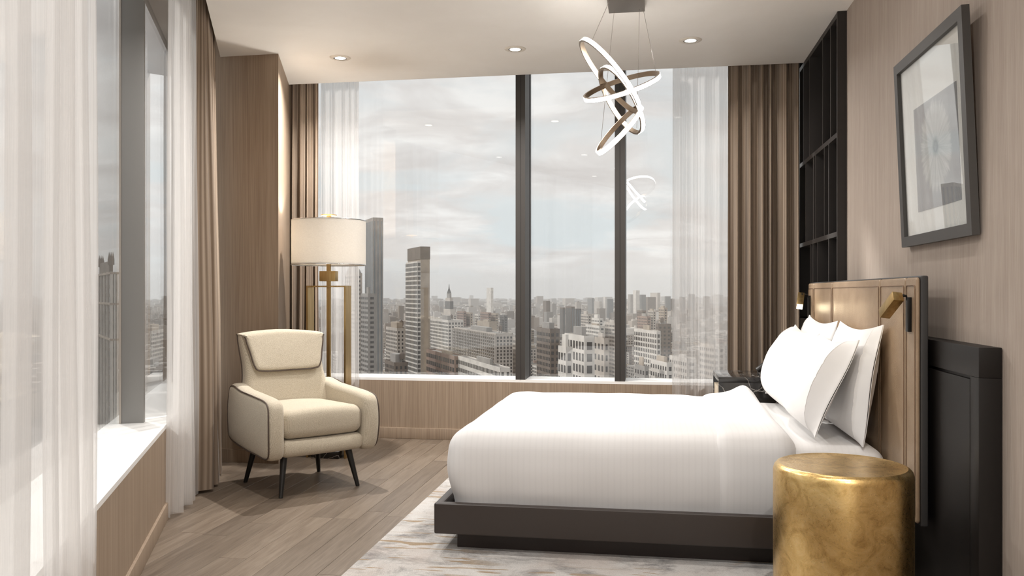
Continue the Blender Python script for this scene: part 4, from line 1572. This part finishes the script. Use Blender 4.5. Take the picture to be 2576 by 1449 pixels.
for i_, (a, s, b, yt, mt, lb) in enumerate(((1478, 1489, 1495, 750, 'grey_concrete', 'grey tower with stepped top left of the second mullion'), (1494, 1508, 1515, 759, 'pale_stone', 'pale blocky tower left of the second mullion'),
                                           (1518, 1522, 1526, 748, 'white_masonry', 'thin white tower left of the second mullion'), (1525, 1530, 1543, 753, 'dark_cladding', 'dark tower touching the second mullion'),
                                           (1580, 1586, 1593, 741, 'grey_concrete', 'grey tower left of the white downtown tower'), (1592, 1600, 1609, 731, 'white_masonry', 'tall white downtown tower right of the second mullion'),
                                           (1609, 1614, 1625, 742, 'dark_cladding', 'dark stepped downtown tower'), (1624, 1630, 1650, 748, 'brown_brick', 'broad brown downtown slab'),
                                           (1636, 1654, 1661, 737, 'pale_stone', 'tall ribbed pale downtown tower'), (1672, 1676, 1687, 746, 'dark_cladding', 'black downtown tower by the sheer'), (1684, 1688, 1697, 752, 'brown_brick', 'brown downtown tower at the sheer edge'),
                                           (1709, 1716, 1724, 748, 'grey_concrete', 'first grey downtown tower behind the sheer'), (1732, 1740, 1748, 740, 'grey_concrete', 'tallest grey downtown tower behind the sheer'), (1768, 1776, 1786, 746, 'brown_brick', 'last brown downtown tower behind the sheer'))):
    tower('skyscraper', lb, a, s, b, yt, 3400 + 40 * i_, mt, 'fins' if i_ % 3 == 0 else 'none', bay=6, extras=False, group='downtown towers on the skyline')
tower('office_block', 'white block with brown setback floors between the mullions', 1488, 1507, 1518, 803, 1050, 'white_masonry', 'punched', 4, 3.6, seed=31)
tower('office_block', 'pale block beside the brown housing towers', 1461, 1479, 1488, 793, 1200, 'pale_stone', 'punched', 4, 3.6, seed=32)
tower('office_block', 'long white block in the middle of the city view', 1473, 1508, 1522, 822, 900, 'white_masonry', 'punched', 4, 3.2, seed=33)
tower('office_block', 'cream block next to the second mullion', 1522, 1548, 1562, 815, 880, 'pale_stone', 'punched', 4, 3.4, seed=34)
tower('tower_block', 'brown tower with a sparkling brick side near the middle pane edge', 1350, 1384, 1408, 832, 470, 'brown_brick', 'punched', 3.4, 2.6, wf=0.5, hf=0.55, seed=35)
tower('tower_block', 'large white tower with tall windows filling the middle pane foot', 1420, 1470, 1496, 852, 330, 'white_masonry', 'punched', 4.6, 3.4, wf=0.5, hf=0.66, seed=36, single=True)
tower('tower_block', 'low white wing in front of the large white tower', 1404, 1424, 1440, 880, 318, 'white_masonry', 'punched', 4.6, 3.0, wf=0.5, hf=0.6, seed=37, single=True)
tower('tower_block', 'white tower joined to the large white tower on its far side', 1494, 1520, 1532, 858, 350, 'pale_stone', 'punched', 4.6, 3.6, wf=0.4, hf=0.5, seed=38, single=True)
tower('office_block', 'brown block in the right pane above the white classical row', 1602, 1616, 1625, 783, 1300, 'brown_brick', 'punched', 4, 4, seed=41)
tower('office_block', 'pale block in the right pane beside the brown one', 1630, 1643, 1650, 783, 1300, 'pale_stone', 'punched', 4, 4, seed=42)
tower('office_block', 'low reddish block in the right pane', 1603, 1628, 1637, 798, 1150, 'red_brick', 'punched', 4, 4, seed=43)
tower('office_block', 'tall pale block touching the sheer in the right pane', 1657, 1670, 1679, 776, 1250, 'beige_brick', 'punched', 4, 4, seed=44)
tower('office_block', 'ornate white loft building in the right pane', 1595, 1652, 1662, 836, 720, 'white_masonry', 'punched', 4.6, 4.2, wf=0.55, hf=0.65, seed=45)
tower('office_block', 'dark brown slab beside the ornate white loft building', 1650, 1656, 1688, 818, 780, 'brown_brick', 'punched', 3.6, 3.4, seed=46)
tower('office_block', 'low white row house block at the foot of the right pane', 1636, 1678, 1694, 917, 460, 'white_masonry', 'punched', 4.4, 3.4, wf=0.4, hf=0.5, seed=47, single=True)
tower('office_block', 'small grey rooftop building at the foot of the right pane', 1596, 1622, 1632, 926, 470, 'grey_concrete', 'punched', 4.4, 3.4, seed=48)
tower('office_block', 'white block behind the sheer at the foot of the window', 1684, 1728, 1752, 906, 520, 'white_masonry', 'punched', 4.2, 3.2, seed=49)
tower('office_block', 'tall pale block behind the sheer beside the nightstand', 1760, 1796, 1822, 872, 560, 'pale_stone', 'punched', 4.0, 3.0, seed=50)

# gothic tower seen past the side window mullion
GD = 330.0
gx0, gx1 = 243, 291
orient(281)
gN, gw, gd, gz = corner_from_px(gx0, 281, 291, 690, GD)
gt_ = thing('gothic_tower', 'dark gothic stone tower seen past the side window mullion', 'building', (gN.x, gN.y, GZ))
gh = gz - GZ
O3 = Vector((0, 0, 0))
MB().prism([(p.x, p.y) for p in block(O3, gw, gd, 0, 0)], 0, gh).build('wall', CITY['brown_brick'], gt_)
nb = 5
for org, ex, en, width in ((O3, E1, -E2, gw), (O3, E2, -E1, gd)):
    k_ = nb if width is gd else 2
    for b_ in range(k_ + 1):
        p = org + ex * (width * b_ / k_)
        q = [p - ex * 0.35, p + ex * 0.35, p + ex * 0.35 + en * 0.7, p - ex * 0.35 + en * 0.7]
        MB().prism([(v.x, v.y) for v in q], gh - 75, gh + 1).build('pier', CITY['white_masonry'], gt_)
    mb = MB()
    face_windows(mb, org, ex, en, width, gh - 75, gh - 1, 3.6, width / k_, 0.5, 0.6)
    tag(mb.build('window_grid', CITY['window'], gt_), kind='stuff')
for zz in (gh - 26, gh - 12, gh):
    MB().prism([(p.x, p.y) for p in block(-E1 * .8 - E2 * .8, gw + 1.6, gd + 1.6, 0, 0)], zz, zz + 0.8).build('cornice', CITY['beige_brick'], gt_)
q = block(E1 * gw * .15 + E2 * gd * .2, gw * .7, gd * .65, 0, 0)
MB().prism([(p.x, p.y) for p in q], gh, gh + 5.5).build('crown', CITY['brown_brick'], gt_)
for a_, b_ in ((.15, .2), (.85, .2), (.15, .85), (.85, .85), (.5, .2), (.5, .85)):
    p = E1 * gw * a_ + E2 * gd * b_
    MB().lathe([(0.55, gh + 4), (0.55, gh + 6.2), (0.05, gh + 9.2)], 8, center=(p.x, p.y)).build('pinnacle', CITY['brown_brick'], gt_)

# the rest of the city: the nearest blocks as single buildings, the far carpet of roofs as one mass
rc = random.Random(21)
walls = ['pale_stone', 'white_masonry', 'beige_brick', 'red_brick', 'brown_brick', 'grey_concrete', 'white_masonry', 'pale_stone', 'beige_brick']
cells = []
orient(1300)
for iu in range(-230, 231):
    for iv in range(-230, 231):
        p = E1 * (iu * 38.0 + rc.uniform(-5, 5)) + E2 * (iv * 38.0 + rc.uniform(-5, 5))
        d0 = p.dot(FV)
        if d0 < 640:
            continue
        k = p.dot(RV) / d0 * FPX + CXP
        back = 800 < k < 1850
        side = -40 < k < 440
        if not (back or side) or d0 > 5200:
            continue
        if d0 > 2600 and rc.random() < 0.45:
            continue
        if rc.random() < 0.12:
            continue
        cells.append((d0, k, p))
cells.sort(key=lambda c: c[0])
FOOT.append((Vector((gN.x, gN.y, 0)), gw, gd, E1.copy(), E2.copy()))


def clear(p, w, d):
    rad = 0.75 * max(w, d)
    c0_ = p + (E1 * w + E2 * d) / 2
    for N, fw, fd, a1, a2 in FOOT:
        r = c0_ - N
        u, v = r.dot(a1), r.dot(a2)
        if -rad < u < fw + rad and -rad < v < fd + rad:
            return False
    return True


far_v = MB()
made = 0
TONE = {'pale_stone': 'cream', 'white_masonry': 'white', 'beige_brick': 'tan', 'red_brick': 'reddish', 'brown_brick': 'brown', 'grey_concrete': 'grey'}


def where(k, d0, h):
    pane = 'behind the sheer by the lamp' if k < 912 else 'in the left pane beside the banded tower' if k < 1080 else 'in the left pane near the mullion' if k < 1300 else 'in the left half of the middle pane' if k < 1430 else 'in the right half of the middle pane' if k < 1550 else 'in the right pane' if k < 1690 else 'behind the sheer by the drape'
    far = 'near' if d0 < 1150 else 'nearer' if d0 < 1450 else 'farther' if d0 < 1800 else 'far'
    size = 'low' if h < 26 else 'mid-height' if h < 38 else 'tall'
    return far, size, pane
roof_pool = ['roof_membrane', 'roof_dark', 'grey_concrete']
for d0, k, p in cells:
    orient(1300)
    h = rc.choice([18, 22, 26, 30, 34, 40, 46, 55]) * rc.uniform(0.85, 1.15)
    if rc.random() < 0.05:
        h *= 1.5
    if d0 < 1100:
        h = min(h, 40)
    w, d = rc.uniform(16, 27), rc.uniform(16, 27)
    py = HYP + (EYE - (GZ + h)) / d0 * FPX
    if py > 975 or not clear(p, w, d):
        continue
    if made < 250 and 820 < k < 1840 and d0 < 2400:
        made += 1
        wm = rc.choice(walls)
        fr_, sz_, pn_ = where(k, d0, h)
        root = thing('city_building', '%s %s %s building %s' % (fr_, sz_, TONE[wm], pn_), 'building', (p.x, p.y, GZ), 0, 'mid-rise buildings of the city below')
        MB().prism([(v.x, v.y) for v in block(O3, w, d, 0, 0)], 0, h).build('wall', CITY[wm], root)
        rf = MB()
        rf.prism([(v.x, v.y) for v in block(E1 * .6 + E2 * .6, w - 1.2, d - 1.2, 0, 0)], h, h + 0.25)
        rf.build('roof', CITY[rc.choice(roof_pool)], root)
        kk = rc.uniform(.2, .45)
        MB().prism([(v.x, v.y) for v in block(E1 * w * .3 + E2 * d * .3, w * kk, d * kk, 0, 0)], h, h + rc.uniform(2.5, 5.5)).build('bulkhead', CITY[rc.choice(walls)], root)
        zv = max(0.0, EYE - (d0 + d) * (985 - HYP) / FPX - GZ)
        zv = max(zv, h - 34)
        mb = MB()
        fh, by = rc.uniform(3.4, 4.4), rc.uniform(3.0, 4.6)
        wf_, hf_ = rc.uniform(.38, .6), rc.uniform(.45, .65)
        face_windows(mb, O3, E1, -E2, w, zv, h - .8, fh, by, wf_, hf_)
        face_windows(mb, O3, E2, -E1, d, zv, h - .8, fh, by, wf_, hf_)
        if mb.f:
            tag(mb.build('window_grid', CITY['window'], root), kind='stuff')
    else:
        q = block(p, w, d, 0, 0)
        far_v.prism([(v.x, v.y) for v in q], GZ, GZ + h)
        if rc.random() < 0.6:
            q = block(p + E1 * w * .3 + E2 * d * .3, w * .35, d * .35, 0, 0)
            far_v.prism([(v.x, v.y) for v in q], GZ + h, GZ + h + 4)
for _ in range(2600):
    d0 = 5200 + 9000 * rc.random() ** 1.5
    k = rc.uniform(820, 1840) if rc.random() < 0.8 else rc.uniform(-40, 440)
    p = FV * d0 + RV * ((k - CXP) / FPX * d0)
    s = rc.uniform(40, 110)
    h = rc.choice([14, 18, 22, 30, 40]) * rc.uniform(.8, 1.3)
    if rc.random() < 0.05:
        h *= 2.2
    if clear(p, s, s * 1.2):
        far_v.prism([(v.x, v.y) for v in block(p, s, s * rc.uniform(.5, 1.2), 0, 0)], GZ, GZ + h)
m, t = mat('far_roofs')
isl = t.n('ShaderNodeNewGeometry').outputs['Random Per Island']
c = t.ramp(isl, [(0.0, (0.20, 0.17, 0.145)), (0.25, (0.36, 0.30, 0.255)), (0.5, (0.50, 0.455, 0.41)), (0.75, (0.62, 0.58, 0.54)), (1.0, (0.30, 0.285, 0.27))])
t.out(t.bsdf(c, 0.9, spec=0.2))
tag(far_v.build('distant_city', m), 'hazy carpet of distant city roofs reaching the horizon', 'city', kind='stuff')
tag(MB().box(-16000, 16000, -400, 16000, GZ - 2, GZ).build('ground', CITY['street']), 'street level far below', kind='structure')

# thin summer haze lying over the city
m, t = mat('city_haze')
vs_ = t.n('ShaderNodeVolumeScatter')
vs_.inputs['Color'].default_value = (0.97, 0.95, 0.93, 1)
vs_.inputs['Density'].default_value = 0.000085
vs_.inputs['Anisotropy'].default_value = 0.0
mo_ = t.n('ShaderNodeOutputMaterial')
t.l(vs_.outputs[0], mo_.inputs['Volume'])
tag(MB().box(-15000, 15000, 280, 15500, GZ - 1, 220).build('outside_haze', m), 'thin haze lying over the distant city', kind='stuff')
